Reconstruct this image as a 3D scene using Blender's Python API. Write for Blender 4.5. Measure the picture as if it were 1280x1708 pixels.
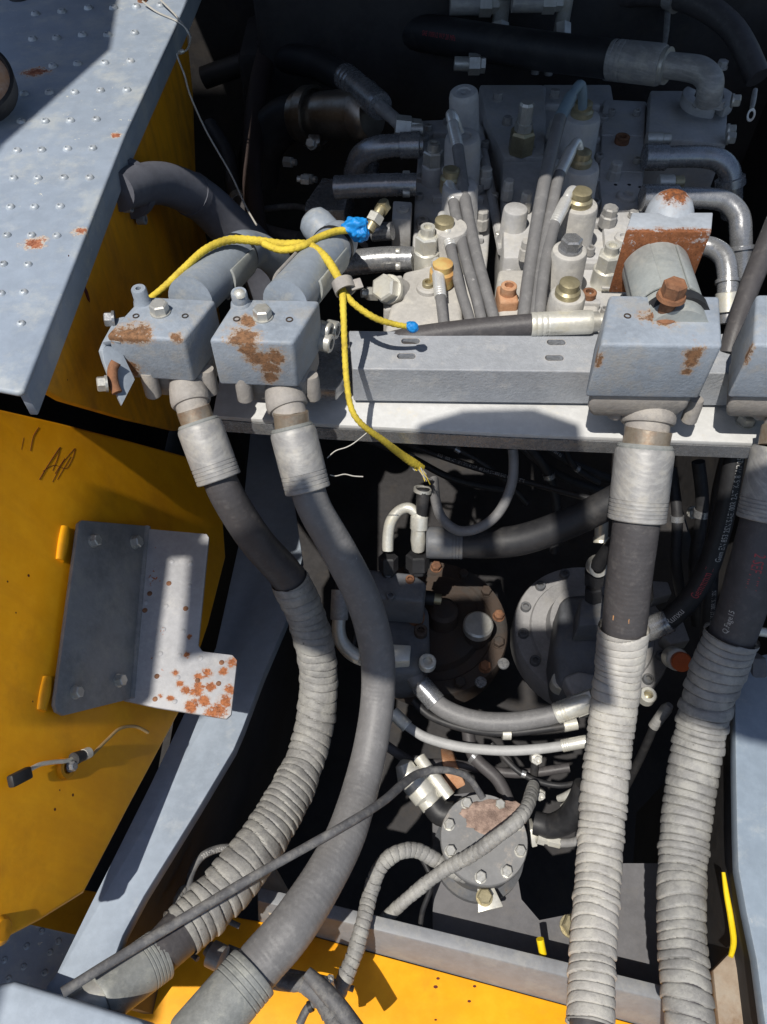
import bpy, bmesh, math, random
from mathutils import Vector, Matrix, noise as mn

random.seed(7)
SC = bpy.context.scene
COL = SC.collection
for o in list(bpy.data.objects):
    bpy.data.objects.remove(o)

# ------------------------------------------------------------------ camera
F = 1290.0                      # focal length in pixels of the 1280 x 1708 photograph
CAM = Vector((0, 0, 0.66))
PITCH = math.radians(53.6)      # looking down into the compartment
FW = Vector((0, math.cos(PITCH), -math.sin(PITCH)))
UP = Vector((0, math.sin(PITCH), math.cos(PITCH)))
cd = bpy.data.cameras.new('camera')
cd.sensor_fit = 'VERTICAL'
cd.sensor_height = 24.0
cd.lens = 24.0 * F / 1708.0
cd.clip_start = 0.01
cd.clip_end = 100
cam = bpy.data.objects.new('camera', cd)
COL.objects.link(cam)
cam.location = CAM
cam.rotation_euler = (math.pi / 2 - PITCH, 0, 0)
SC.camera = cam

# ------------------------------------------------------------------ light
SUN = Vector((-0.24, -0.36, 0.90)).normalized()    # direction towards the sun
elev = math.asin(SUN.z)
azim = math.atan2(SUN.x, SUN.y)
w = bpy.data.worlds.new('World')
SC.world = w
w.use_nodes = True
nt = w.node_tree
sky = nt.nodes.new('ShaderNodeTexSky')
sky.sky_type = 'NISHITA'
sky.sun_disc = False
sky.sun_elevation = elev
sky.sun_rotation = azim
bg = nt.nodes['Background']
nt.links.new(sky.outputs[0], bg.inputs[0])
bg.inputs[1].default_value = 0.095
sd = bpy.data.lights.new('sun', 'SUN')
sd.energy = 5.0
sd.angle = math.radians(0.5)
sd.color = (1.0, 0.955, 0.88)
so = bpy.data.objects.new('sun', sd)
COL.objects.link(so)
so.rotation_euler = SUN.to_track_quat('Z', 'Y').to_euler()
so.location = (0, 0, 5)
vs = SC.view_settings
vs.view_transform = 'Standard'
vs.look = 'None'
vs.gamma = 1
vs.exposure = 0.0
SC.render.engine = 'CYCLES'
SC.cycles.max_bounces = 6

# ------------------------------------------------------------------ measuring helpers
def vec(u, v):
    return FW + ((u - 640) / F) * Vector((1, 0, 0)) + ((854 - v) / F) * UP
def X(u, v, t):
    return CAM + t * vec(u, v)
def Z(u, v, z):
    q = vec(u, v)
    return CAM + ((z - CAM.z) / q.z) * q
def XP(u, v, x):
    q = vec(u, v)
    return CAM + (x / q.x) * q
def PL(u, v, n, d):
    q = vec(u, v)
    return CAM + ((d - n.dot(CAM)) / n.dot(q)) * q
def dep(p):
    return (p - CAM).dot(FW)
def px(n, p):
    """size in metres of n photo pixels at point p"""
    return n * dep(p) / F

# ------------------------------------------------------------------ materials
MATS = {}
def N(nt, t, **kw):
    n = nt.nodes.new(t)
    for k, v in kw.items():
        setattr(n, k, v)
    return n
def mixc(nt, fac, a, b):
    m = N(nt, 'ShaderNodeMix', data_type='RGBA')
    for s, v in ((m.inputs[0], fac), (m.inputs[6], a), (m.inputs[7], b)):
        if hasattr(v, 'is_output') or isinstance(v, bpy.types.NodeSocket):
            nt.links.new(v, s)
        elif isinstance(v, (int, float)):
            s.default_value = v
        else:
            s.default_value = (*v[:3], 1)
    return m.outputs[2]
def ramp(nt, src, lo, hi):
    r = N(nt, 'ShaderNodeMapRange', interpolation_type='SMOOTHSTEP')
    nt.links.new(src, r.inputs[0])
    r.inputs[1].default_value = lo
    r.inputs[2].default_value = hi
    return r.outputs[0]
def noise(nt, pos, scale, detail=6, rough=0.6):
    n = N(nt, 'ShaderNodeTexNoise')
    nt.links.new(pos, n.inputs['Vector'])
    n.inputs['Scale'].default_value = scale
    n.inputs['Detail'].default_value = detail
    n.inputs['Roughness'].default_value = rough
    return n.outputs[0]
def mth(nt, op, a, b=None):
    m = N(nt, 'ShaderNodeMath', operation=op)
    for i, v in enumerate((a, b)):
        if v is None:
            continue
        if isinstance(v, (int, float)):
            m.inputs[i].default_value = v
        else:
            nt.links.new(v, m.inputs[i])
    return m.outputs[0]

RUST = ((0.28, 0.095, 0.03), (0.10, 0.04, 0.02))
def mat(name, base, rough=0.5, metal=0.0, var=0.25, vscale=9, second=None, dirt=None, dirt_amt=0.0, dirt_scale=22,
        fleck=None, fleck_amt=0.0, fleck_scale=60, bump=0.15, bscale=180, spots=(), rust=RUST, spec=0.5, coat=0.0, spot_edge=None,
        streak=None, edge=None):
    if name in MATS:
        return MATS[name]
    m = bpy.data.materials.new(name)
    m.use_nodes = True
    nt = m.node_tree
    b = nt.nodes['Principled BSDF']
    geo = N(nt, 'ShaderNodeNewGeometry')
    pos = geo.outputs['Position']
    big = noise(nt, pos, vscale)
    sec = second or tuple(c * (1 - var) for c in base)
    col = mixc(nt, ramp(nt, big, 0.32, 0.68), base, sec)
    fine = noise(nt, pos, vscale * 9, 8, 0.7)
    col = mixc(nt, mth(nt, 'MULTIPLY', ramp(nt, fine, 0.35, 0.75), 0.35), col, tuple(min(1, c * 1.35 + .01) for c in base))
    rgh = mth(nt, 'ADD', mth(nt, 'MULTIPLY', fine, 0.25), rough - 0.12)
    if dirt:
        dn = noise(nt, pos, dirt_scale, 8, 0.72)
        dm = ramp(nt, dn, 0.62 - 0.4 * dirt_amt, 0.72 - 0.15 * dirt_amt)
        dm = mth(nt, 'MULTIPLY', dm, min(1.0, 0.2 + .6 * dirt_amt))
        col = mixc(nt, dm, col, dirt)
        rgh = mth(nt, 'ADD', rgh, mth(nt, 'MULTIPLY', dm, 0.2))
    if streak:                      # drawing lines along x
        mp = N(nt, 'ShaderNodeMapping')
        mp.inputs['Scale'].default_value = streak[1]
        nt.links.new(pos, mp.inputs[0])
        sn = noise(nt, mp.outputs[0], 40, 4, .6)
        col = mixc(nt, mth(nt, 'MULTIPLY', ramp(nt, sn, .42, .7), streak[2]), col, streak[0])
    height = mth(nt, 'MULTIPLY', noise(nt, pos, bscale, 5, 0.65), 1.0)
    if fleck:
        fn = noise(nt, pos, fleck_scale, 4, 0.8)
        fm = ramp(nt, fn, 0.74 - 0.22 * fleck_amt, 0.76 - 0.22 * fleck_amt)
        gate = ramp(nt, noise(nt, pos, fleck_scale * .16, 2), .45, .6)
        fm = mth(nt, 'MULTIPLY', fm, gate)
        col = mixc(nt, fm, col, fleck)
        rgh = mth(nt, 'ADD', rgh, mth(nt, 'MULTIPLY', fm, 0.25))
        height = mth(nt, 'SUBTRACT', height, mth(nt, 'MULTIPLY', fm, .6))
    if spots:
        sn = noise(nt, pos, 110, 10, 0.8)
        jig = mth(nt, 'MULTIPLY', mth(nt, 'SUBTRACT', sn, 0.5), 4.0)
        mask = None
        for c, r in spots:
            sub = N(nt, 'ShaderNodeVectorMath', operation='SUBTRACT')
            nt.links.new(pos, sub.inputs[0])
            sub.inputs[1].default_value = c
            dv = N(nt, 'ShaderNodeVectorMath', operation='DIVIDE')
            nt.links.new(sub.outputs[0], dv.inputs[0])
            dv.inputs[1].default_value = r if hasattr(r, '__len__') else (r, r, r)
            ln = N(nt, 'ShaderNodeVectorMath', operation='LENGTH')
            nt.links.new(dv.outputs[0], ln.inputs[0])
            d = mth(nt, 'SUBTRACT', 1.0, mth(nt, 'ADD', ln.outputs['Value'], jig))
            mask = d if mask is None else mth(nt, 'MAXIMUM', mask, d)
        rn = noise(nt, pos, 190, 8, 0.75)
        rc = mixc(nt, ramp(nt, rn, 0.38, 0.62), rust[0], rust[1])
        rc = mixc(nt, mth(nt, 'MULTIPLY', ramp(nt, noise(nt, pos, 420, 3, .6), .5, .75), .6), rc, tuple(c * .35 for c in rust[1]))
        if spot_edge:
            col = mixc(nt, ramp(nt, mask, -0.16, -0.1), col, spot_edge)
        mask = mth(nt, 'ADD', mask, mth(nt, 'MULTIPLY', mth(nt, 'SUBTRACT', noise(nt, pos, 330, 5, .7), .55), 1.1))
        sm = ramp(nt, mask, -0.10, 0.22)
        col = mixc(nt, mth(nt, 'MULTIPLY', ramp(nt, mask, -.6, .0), .35), col, (.34, .20, .11))
        col = mixc(nt, sm, col, rc)
        rgh = mth(nt, 'ADD', rgh, mth(nt, 'MULTIPLY', sm, 0.35))
        height = mth(nt, 'SUBTRACT', height, mth(nt, 'MULTIPLY', sm, 1.2))
    if edge:                        # worn, chipped edges
        bv = N(nt, 'ShaderNodeBevel', samples=4)
        bv.inputs[0].default_value = edge[1]
        dt = N(nt, 'ShaderNodeVectorMath', operation='DOT_PRODUCT')
        nt.links.new(bv.outputs[0], dt.inputs[0])
        nt.links.new(geo.outputs['Normal'], dt.inputs[1])
        em = mth(nt, 'SUBTRACT', 1.0, dt.outputs['Value'])
        em = ramp(nt, mth(nt, 'ADD', mth(nt, 'MULTIPLY', em, 2.2), mth(nt, 'MULTIPLY', mth(nt, 'SUBTRACT', noise(nt, pos, 120, 8, .75), .5), 1.6)), .34, .5)
        col = mixc(nt, em, col, edge[0])
    nt.links.new(col, b.inputs['Base Color'])
    nt.links.new(rgh, b.inputs['Roughness'])
    b.inputs['Metallic'].default_value = metal
    b.inputs['Specular IOR Level'].default_value = spec * .7
    b.inputs['Coat Weight'].default_value = coat
    if bump:
        bp = N(nt, 'ShaderNodeBump')
        bp.inputs['Strength'].default_value = bump
        bp.inputs['Distance'].default_value = 0.002
        nt.links.new(height, bp.inputs['Height'])
        nt.links.new(bp.outputs[0], b.inputs['Normal'])
    MATS[name] = m
    return m

# ------------------------------------------------------------------ mesh helpers
def frame(ax):
    ax = Vector(ax).normalized()
    h = Vector((0, 0, 1)) if abs(ax.z) < 0.9 else Vector((1, 0, 0))
    a = h.cross(ax).normalized()
    return a, ax.cross(a).normalized(), ax

class MB:
    def __init__(s):
        s.bm = bmesh.new()
    def ring_loft(s, rings, cap0=True, cap1=True, closed=True):
        vr = [[s.bm.verts.new(p) for p in r] for r in rings]
        n = len(vr[0])
        for a, b in zip(vr, vr[1:]):
            for i in range(n if closed else n - 1):
                j = (i + 1) % n
                s.bm.faces.new((a[i], a[j], b[j], b[i]))
        if cap0:
            s.bm.faces.new(list(reversed(vr[0])))
        if cap1:
            s.bm.faces.new(vr[-1])
        return s
    def tube(s, path, n=16, cap=True, mod=None):
        """path: list of (Vector, radius); mod(i, angle, s) scales the radius"""
        pts = [p for p, r in path]
        T = []
        for i in range(len(pts)):
            d = pts[min(i + 1, len(pts) - 1)] - pts[max(i - 1, 0)]
            T.append(d.normalized() if d.length > 1e-9 else Vector((0, 0, 1)))
        a, b, _ = frame(T[0])
        rings = []
        L = 0
        for i, (p, r) in enumerate(path):
            if i:
                L += (p - pts[i - 1]).length
                a = (a - T[i] * a.dot(T[i])).normalized()
                b = T[i].cross(a)
            ring = []
            for k in range(n):
                an = 2 * math.pi * k / n
                rr = r * (mod(i, an, L) if mod else 1)
                ring.append(p + (a * math.cos(an) + b * math.sin(an)) * rr)
            rings.append(ring)
        return s.ring_loft(rings, cap, cap)
    def cyl(s, p0, p1, r0, r1=None, n=24):
        return s.lathe(p0, p1 - p0, [(0, r0), ((p1 - p0).length, r0 if r1 is None else r1)], n)
    def lathe(s, o, ax, prof, n=24, squash=1.0, a0=0):
        a, b, ax = frame(ax)
        rings = []
        for h, r in prof:
            r = max(r, 1e-5)
            rings.append([o + ax * h + (a * math.cos(2 * math.pi * k / n + a0) + b * (squash * math.sin(2 * math.pi * k / n + a0))) * r for k in range(n)])
        return s.ring_loft(rings)
    def annulus(s, o, ax, prof, n=24, squash=1.0):
        a, b, ax = frame(ax)
        rings = [[o + ax * h + (a * math.cos(2 * math.pi * k / n) + b * (squash * math.sin(2 * math.pi * k / n))) * r for k in range(n)] for h, r in prof]
        rings.append(rings[0])
        return s.ring_loft(rings, False, False)
    def prism(s, poly, ext):
        ext = Vector(ext)
        s.ring_loft([[p + ext for p in poly], list(poly)])
        return s
    def box(s, c, ax, ay, az, sx, sy, sz):
        ax, ay, az = Vector(ax).normalized(), Vector(ay).normalized(), Vector(az).normalized()
        q = [c + ax * (i * sx / 2) + ay * (j * sy / 2) - az * (sz / 2) for i, j in ((-1, -1), (1, -1), (1, 1), (-1, 1))]
        return s.prism(q, az * sz)
    def finish(s, bevel=0, segs=2, ang=35, subd=0):
        bm = s.bm
        bmesh.ops.remove_doubles(bm, verts=bm.verts, dist=1e-6)
        bmesh.ops.recalc_face_normals(bm, faces=bm.faces)
        if bevel:
            es = [e for e in bm.edges if len(e.link_faces) == 2 and e.calc_face_angle(0) > math.radians(ang)]
            bmesh.ops.bevel(bm, geom=es, offset=bevel, segments=segs, affect='EDGES', profile=0.5, clamp_overlap=True)
        return s

def mesh_of(mb, name, m, smooth=True, ang=35):
    me = bpy.data.meshes.new(name)
    mb.bm.to_mesh(me)
    mb.bm.free()
    if smooth:
        me.shade_smooth()
        me.set_sharp_from_angle(angle=math.radians(ang))
    if m:
        me.materials.append(m)
    return me

class Thing:
    def __init__(s, name, label, cat, loc, group=None):
        s.loc = Vector(loc)
        s.o = bpy.data.objects.new(name, None)
        s.o.empty_display_size = 0.02
        COL.objects.link(s.o)
        s.o.location = s.loc
        s.o['label'] = label
        s.o['category'] = cat
        if group:
            s.o['group'] = group
    def part(s, name, mb, m, parent=None, bevel=0, segs=2, label=None, ang=35, bang=35, kind=None):
        mb.finish(bevel, segs, bang)
        me = mesh_of(mb, name, m, ang=ang)
        me.transform(Matrix.Translation(-s.loc))
        o = bpy.data.objects.new(name, me)
        COL.objects.link(o)
        o.parent = parent or s.o
        if label:
            o['label'] = label
        if kind:
            o['kind'] = kind
        return o
    def put(s, name, kind, p, ax, size, m, parent=None, spin=0.0, h=1.0):
        me = shared(kind, m)
        o = bpy.data.objects.new(name, me)
        COL.objects.link(o)
        o.parent = parent or s.o
        a, b, c = frame(ax)
        R = Matrix((a, b, c)).transposed().to_4x4() @ Matrix.Rotation(spin, 4, 'Z')
        o.matrix_local = Matrix.Translation(p - s.loc) @ R @ Matrix.Diagonal((size, size, size * h, 1))
        return o

def single(name, label, cat, mb, m, group=None, bevel=0, segs=2, kind=None, loc=None, ang=35):
    mb.finish(bevel, segs)
    me = mesh_of(mb, name, m, ang=ang)
    if loc is not None:
        me.transform(Matrix.Translation(-Vector(loc)))
    o = bpy.data.objects.new(name, me)
    COL.objects.link(o)
    if loc is not None:
        o.location = loc
    if label:
        o['label'] = label
        o['category'] = cat
    if group:
        o['group'] = group
    if kind:
        o['kind'] = kind
    return o
def struct(name, mb, m, bevel=0, label=None, segs=2):
    o = single(name, None, None, mb, m, bevel=bevel, kind='structure', segs=segs)
    if label:
        o['label'] = label
    return o
def sub(parent, name, mb, m, bevel=0, segs=2, ang=35):
    """a child part of a one-mesh structure standing at the origin"""
    o = single(name, None, None, mb, m, bevel=bevel, segs=segs, ang=ang)
    o.parent = parent
    return o

SHARED = {}
def shared(kind, m):
    key = (kind, m.name)
    if key in SHARED:
        return SHARED[key]
    b = MB()
    O = Vector((0, 0, 0))
    ZA = Vector((0, 0, 1))
    if kind == 'bolt':            # across flats = 1
        b.lathe(O, ZA, [(-.1, .64), (.1, .64), (.1, .45), (.1, .577)][0:2], 20)
        b.lathe(O, ZA, [(.1, .577), (.62, .577), (.7, .47)], 6)
        b.finish()
    elif kind == 'nut':
        b.lathe(O, ZA, [(-.1, .577), (.75, .577), (.83, .5)], 6)
        b.lathe(O, ZA, [(.83, .34), (1.25, .34), (1.25, .2), (1.0, .2), (1.0, 0)], 16)
        b.finish()
    elif kind == 'socket':
        b.lathe(O, ZA, [(-.1, .5), (.5, .5), (.56, .45), (.56, .28), (.2, .28), (.2, 0)], 18)
        b.finish()
    elif kind == 'stud':
        b.lathe(O, ZA, [(-.05, .52), (.02, .5), (.14, .42), (.2, .3), (.2, .2), (.06, .15), (.06, 0)], 16)
        b.finish()
    elif kind == 'dome':
        b.lathe(O, ZA, [(-.05, .5), (.08, .47), (.2, .36), (.27, .18), (.29, 0)], 16)
        b.finish()
    elif kind == 'disc':
        b.lathe(O, ZA, [(-.1, .5), (.1, .5), (.15, .45), (.15, 0)], 24)
        b.finish()
    me = mesh_of(b, kind, m, ang=30)
    SHARED[key] = me
    return me

def spl(pts, k=8):
    """Catmull-Rom through (Vector, radius)"""
    out = []
    n = len(pts)
    for i in range(n - 1):
        p0, p1, p2, p3 = pts[max(i - 1, 0)], pts[i], pts[i + 1], pts[min(i + 2, n - 1)]
        for j in range(k):
            t = j / k
            t2, t3 = t * t, t * t * t
            f = lambda a, b, c, d: 0.5 * ((2 * b) + (c - a) * t + (2 * a - 5 * b + 4 * c - d) * t2 + (3 * b - a - 3 * c + d) * t3)
            out.append((f(p0[0], p1[0], p2[0], p3[0]), f(p0[1], p1[1], p2[1], p3[1])))
    out.append(pts[-1])
    return out
def pw(lst, k=8):
    """(u, v, depth, width in px) -> smooth path with radius"""
    return spl([(X(u, v, t), wd * t / F / 2) for u, v, t, wd in lst], k)
def resample(path, step):
    out = [path[0]]
    acc = 0
    for (p, r), (q, s) in zip(path, path[1:]):
        L = (q - p).length
        while acc + L >= step:
            f = (step - acc) / L
            p, r = p.lerp(q, f), r + (s - r) * f
            out.append((p, r))
            L = (q - p).length
            acc = 0
        acc += L
    return out
def hose(lst, k=8, n=18, lump=0.0):
    ph = random.random() * 9
    return MB().tube(pw(lst, k), n, mod=(lambda i, a, L: 1 + lump * mn.noise(Vector((L * 30, math.cos(a), ph + math.sin(a))))) if lump else None)
def sleeve(lst, pitch, amp, seed=0, n=40, k=10, sub=14, hand=1, thick=0.004, uneven=1.5):
    """spiral wrap: a flat strip wound round a hose, its turns uneven in width and height"""
    path = resample(pw(lst, k), pitch / sub)
    rnd = random.Random(seed)
    offs = [rnd.choice((-.6, -.2, .1, .3, .6, 1.1)) + rnd.uniform(-.2, .2) for _ in range(400)]
    tilt = [rnd.uniform(-.5, .5) for _ in range(400)]
    def mod(i, a, L):
        jit = uneven * mn.noise(Vector((L * 14, seed * 3.1, .25 * math.cos(a)))) + .3 * mn.noise(Vector((L * 45, seed, .8 * math.sin(a))))
        ph = L / pitch + hand * a / (2 * math.pi) + jit + .18 * math.sin(a + seed)
        kk = int(math.floor(ph)) % 400
        f = ph - math.floor(ph)
        groove = 1 - math.exp(-(min(f, (1 - f) * 1.6) / .07) ** 2)            # narrow joint between turns
        crown = 1 - (2 * f - 1) ** 2
        r_ = 1 + amp * (.62 * groove + .26 * crown + .40 * offs[kk] + (.42 + .9 * tilt[kk]) * (f - .5)) - amp * .6
        return r_ + .012 * mn.noise(Vector((L * 60, math.cos(a) * 2, math.sin(a) * 2 + seed))) + .03 * mn.noise(Vector((L * 9, math.cos(a), math.sin(a) + seed)))
    m = MB().tube(path, n, cap=False, mod=mod)
    return m
def ferrule(p0, p1, r, grooves=4, n=28, taper=1.0):
    """crimped steel shell, p1 is the hose end with its crimp rings"""
    L = (p1 - p0).length
    prof = [(0, r * .80), (0.0, r * .93), (L * .035, r * .98), (L * .08, r)]
    s = L * .70
    prof.append((s, r * taper))
    g = L * .27 / max(grooves, 1)
    for i in range(grooves):
        a = s + i * g
        prof += [(a + g * .1, r * taper), (a + g * .2, r * taper * .975), (a + g * .35, r * taper * .975), (a + g * .45, r * taper * 1.0)]
    prof += [(L * .985, r * taper), (L, r * taper * .97), (L, r * taper * .8)]
    return MB().lathe(p0, p1 - p0, prof, n)
def text_mesh(body):
    c = bpy.data.curves.new('txt', 'FONT')
    c.body = body
    c.size = 1.0
    c.resolution_u = 2
    o = bpy.data.objects.new('txt', c)
    COL.objects.link(o)
    me = bpy.data.meshes.new_from_object(o.evaluated_get(bpy.context.evaluated_depsgraph_get()))
    bpy.data.objects.remove(o)
    bpy.data.curves.remove(c)
    return me
def text_tube(body, path, s0, size, face, lift=1.012, squeeze=1.0, flip=1):
    """flat print wrapped round a hose: runs along the path from arc length s0, facing direction face"""
    me = text_mesh(body)
    cum = [0]
    for (p, r), (q, s) in zip(path, path[1:]):
        cum.append(cum[-1] + (q - p).length)
    b = MB()
    vs_ = []
    for v in me.vertices:
        s = min(max(s0 + v.co.x * size * squeeze, 0), cum[-1] - 1e-6)
        i = 0
        while cum[i + 1] < s:
            i += 1
        f = (s - cum[i]) / max(cum[i + 1] - cum[i], 1e-9)
        p = path[i][0].lerp(path[i + 1][0], f)
        r = path[i][1] + (path[i + 1][1] - path[i][1]) * f
        T = (path[min(i + 2, len(path) - 1)][0] - path[max(i - 1, 0)][0]).normalized()
        nn = (face - T * face.dot(T)).normalized()
        bb = nn.cross(T) * flip
        an = (v.co.y - .35) * size / r
        vs_.append(b.bm.verts.new(p + (nn * math.cos(an) + bb * math.sin(an)) * r * lift))
    for pl in me.polygons:
        try:
            b.bm.faces.new([vs_[i] for i in pl.vertices])
        except ValueError:
            pass
    return b
def rubber(lst, n=30, k=10):
    """large hose with the faint spiral imprint of its curing tape"""
    ph = random.random() * 9
    return MB().tube(resample(pw(lst, k), .0016), n, mod=lambda i, a, L: 1 + .0035 * math.sin(2 * math.pi * L / .0065 + a) + .007 * mn.noise(Vector((L * 45, 1.5 * math.cos(a), ph + 1.5 * math.sin(a)))) + .008 * mn.noise(Vector((L * 11, math.cos(a), ph + math.sin(a)))))
TOCAM = -FW
ZUP = Vector((0, 0, 1))
# ------------------------------------------------------------------ palette
GREYP = (0.30, 0.335, 0.385)
DUST = (0.46, 0.43, 0.37)
m_cover = mat('cover_paint', (0.265, 0.31, 0.375), .48, var=.12, vscale=5, dirt=(0.50, 0.50, 0.45), dirt_amt=.4, dirt_scale=16, fleck=(.62, .60, .50), fleck_amt=.35, fleck_scale=60, bump=.15, edge=((.42, .48, .50), .003), streak=((.27, .32, .39), (2.5, .4, 1), .35),
              spots=[(Z(58, 405, .16), .011), (Z(135, 385, .16), .007), (Z(193, 226, .16), .006), (Z(60, 120, .16), (.016, .012, .02)), (Z(110, 640, .16), .004)], rust=((.42, .17, .09), (.2, .06, .03)), spot_edge=(.55, .55, .5))
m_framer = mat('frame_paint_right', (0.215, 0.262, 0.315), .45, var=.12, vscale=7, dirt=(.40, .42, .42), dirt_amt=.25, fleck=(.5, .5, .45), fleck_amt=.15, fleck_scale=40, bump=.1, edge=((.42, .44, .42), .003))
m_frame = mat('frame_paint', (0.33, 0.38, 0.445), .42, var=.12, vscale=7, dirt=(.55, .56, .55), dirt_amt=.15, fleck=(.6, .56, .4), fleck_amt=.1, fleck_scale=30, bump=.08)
m_beam = mat('beam_paint', (0.305, 0.32, 0.345), .5, var=.15, vscale=12, dirt=(.5, .48, .45), dirt_amt=.25, dirt_scale=30, bump=.5, bscale=260, fleck=(.34, .2, .12), fleck_amt=.08, fleck_scale=45, edge=((.55, .47, .38), .0016))
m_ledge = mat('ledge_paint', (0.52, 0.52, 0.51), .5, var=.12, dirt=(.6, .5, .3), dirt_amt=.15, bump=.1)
m_cross = mat('crossmember_paint', (0.20, 0.207, 0.22), .5, var=.18, vscale=12, edge=((.34, .35, .36), .003), dirt=(.32, .31, .28), dirt_amt=.35, dirt_scale=25, bump=.12)
m_floor = mat('floor_paint', (0.125, 0.123, 0.13), .6, var=.25, dirt=(.16, .15, .14), dirt_amt=.3, bump=.15)
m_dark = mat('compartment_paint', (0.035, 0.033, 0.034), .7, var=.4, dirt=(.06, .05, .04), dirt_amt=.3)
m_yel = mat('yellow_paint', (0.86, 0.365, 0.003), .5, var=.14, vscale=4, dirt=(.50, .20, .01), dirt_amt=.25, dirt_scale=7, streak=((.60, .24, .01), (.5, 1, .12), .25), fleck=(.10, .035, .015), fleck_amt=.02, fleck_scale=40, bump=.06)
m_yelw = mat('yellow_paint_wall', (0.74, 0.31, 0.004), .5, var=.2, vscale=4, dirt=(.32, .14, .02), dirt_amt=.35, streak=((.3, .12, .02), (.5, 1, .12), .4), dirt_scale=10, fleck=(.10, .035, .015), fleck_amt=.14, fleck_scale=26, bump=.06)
m_scr = mat('scratch_red', (0.10, 0.012, 0.008), .7, bump=0)
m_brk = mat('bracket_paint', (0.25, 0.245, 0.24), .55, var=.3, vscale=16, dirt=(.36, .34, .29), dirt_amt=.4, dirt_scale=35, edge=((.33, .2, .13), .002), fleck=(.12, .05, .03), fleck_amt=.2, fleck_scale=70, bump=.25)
m_rub = mat('hose_rubber', (0.062, 0.058, 0.06), .48, var=.15, vscale=8, dirt=(.13, .12, .115), dirt_amt=.3, dirt_scale=70, fleck=(.19, .18, .17), fleck_amt=.25, fleck_scale=90, bump=.18, bscale=240)
m_rubdusty = mat('hose_rubber_dusty', (0.155, 0.152, 0.152), .48, var=.12, vscale=6, dirt=(.25, .245, .24), dirt_amt=.35, dirt_scale=80, fleck=(.33, .32, .31), fleck_amt=.25, fleck_scale=90, bump=.2, bscale=240)
m_black = mat('black_rubber', (0.022, 0.022, 0.024), .5, var=.3, dirt=(.07, .065, .06), dirt_amt=.3, bump=.1)
m_wrap = mat('spiral_wrap', (0.24, 0.235, 0.225), .5, var=.3, vscale=20, dirt=(.40, .39, .35), dirt_amt=.5, dirt_scale=38, fleck=(.12, .115, .11), fleck_amt=.35, fleck_scale=120, bump=.4, bscale=300)
m_wraplt = mat('spiral_wrap_pale', (0.39, 0.375, 0.35), .52, var=.3, vscale=20, dirt=(.52, .50, .44), dirt_amt=.5, dirt_scale=38, fleck=(.16, .15, .14), fleck_amt=.35, fleck_scale=120, bump=.4, bscale=300)
m_ferr = mat('ferrule_steel', (0.27, 0.265, 0.26), .5, metal=.2, var=.2, vscale=16, dirt=(.45, .42, .36), dirt_amt=.4, dirt_scale=40, fleck=(.22, .18, .14), fleck_amt=.2, fleck_scale=110, bump=.15, streak=((.5, .49, .46), (1, 1, 6), .35))
m_ferrg = mat('ferrule_greenish', (0.25, 0.258, 0.248), .5, metal=.15, var=.3, vscale=22, dirt=(.42, .42, .37), dirt_amt=.4, dirt_scale=45, fleck=(.15, .16, .14), fleck_amt=.4, fleck_scale=90, bump=.2)
m_neck = mat('neck_steel', (0.36, 0.30, 0.23), .4, metal=.6, var=.35, vscale=30, dirt=(.30, .17, .10), dirt_amt=.4, dirt_scale=60, bump=.15)
m_zinc = mat('zinc', (0.52, 0.51, 0.47), .38, metal=.55, var=.2, vscale=30, dirt=(.42, .38, .28), dirt_amt=.3, dirt_scale=60, bump=.1)
m_cream = mat('zinc_cream', (0.66, 0.645, 0.58), .36, metal=.45, var=.15, vscale=30, dirt=(.62, .55, .36), dirt_amt=.3, dirt_scale=50, bump=.1)
m_valve = mat('valve_paint', (0.42, 0.415, 0.41), .55, var=.22, vscale=14, dirt=(.48, .45, .38), dirt_amt=.4, dirt_scale=30, fleck=(.2, .1, .06), fleck_amt=.12, bump=.3, bscale=150)
m_cast = mat('cast_dusty', (0.42, 0.405, 0.38), .6, var=.2, vscale=16, dirt=(.60, .57, .50), dirt_amt=.35, dirt_scale=30, fleck=(.34, .16, .07), fleck_amt=.12, bump=.35, bscale=140)
m_brass = mat('yellow_zinc', (0.40, 0.35, 0.22), .4, metal=.6, var=.3, vscale=40, dirt=(.4, .35, .22), dirt_amt=.3, bump=.1)
m_tube = mat('painted_tube', (0.33, 0.335, 0.345), .26, metal=.6, var=.3, vscale=20, dirt=(.36, .34, .30), dirt_amt=.3, dirt_scale=45, fleck=(.16, .09, .06), fleck_amt=.15, bump=.15)
m_motor = mat('motor_paint', (0.11, 0.115, 0.125), .5, var=.3, vscale=18, dirt=(.18, .16, .13), dirt_amt=.35, dirt_scale=30, fleck=(.16, .06, .02), fleck_amt=.2, bump=.25)
m_motorlt = mat('motor_paint_grey', (0.27, 0.265, 0.265), .5, var=.25, vscale=18, dirt=(.3, .28, .25), dirt_amt=.3, bump=.2)
m_rustmetal = mat('rust', (0.22, 0.10, 0.05), .85, var=.5, vscale=50, second=(.10, .05, .03), dirt=(.34, .18, .10), dirt_amt=.4, dirt_scale=80, bump=.5)
m_rustmotor = mat('rusty_flange', (0.04, 0.036, 0.033), .7, var=.5, vscale=22, second=(.06, .034, .02), dirt=(.05, .045, .04), dirt_amt=.4, bump=.35)
m_ybraid = mat('yellow_braid', (0.66, 0.50, 0.05), .7, var=.25, vscale=30, dirt=(.34, .22, .05), dirt_amt=.35, dirt_scale=60, bump=.6, bscale=600)
m_blue = mat('blue_plug', (0.01, 0.23, 0.62), .45, var=.3, vscale=60, bump=.4)
m_cable = mat('black_cable', (0.10, 0.10, 0.105), .6, var=.35, vscale=40, dirt=(.25, .24, .22), dirt_amt=.45, dirt_scale=70, bump=.3)
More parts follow.
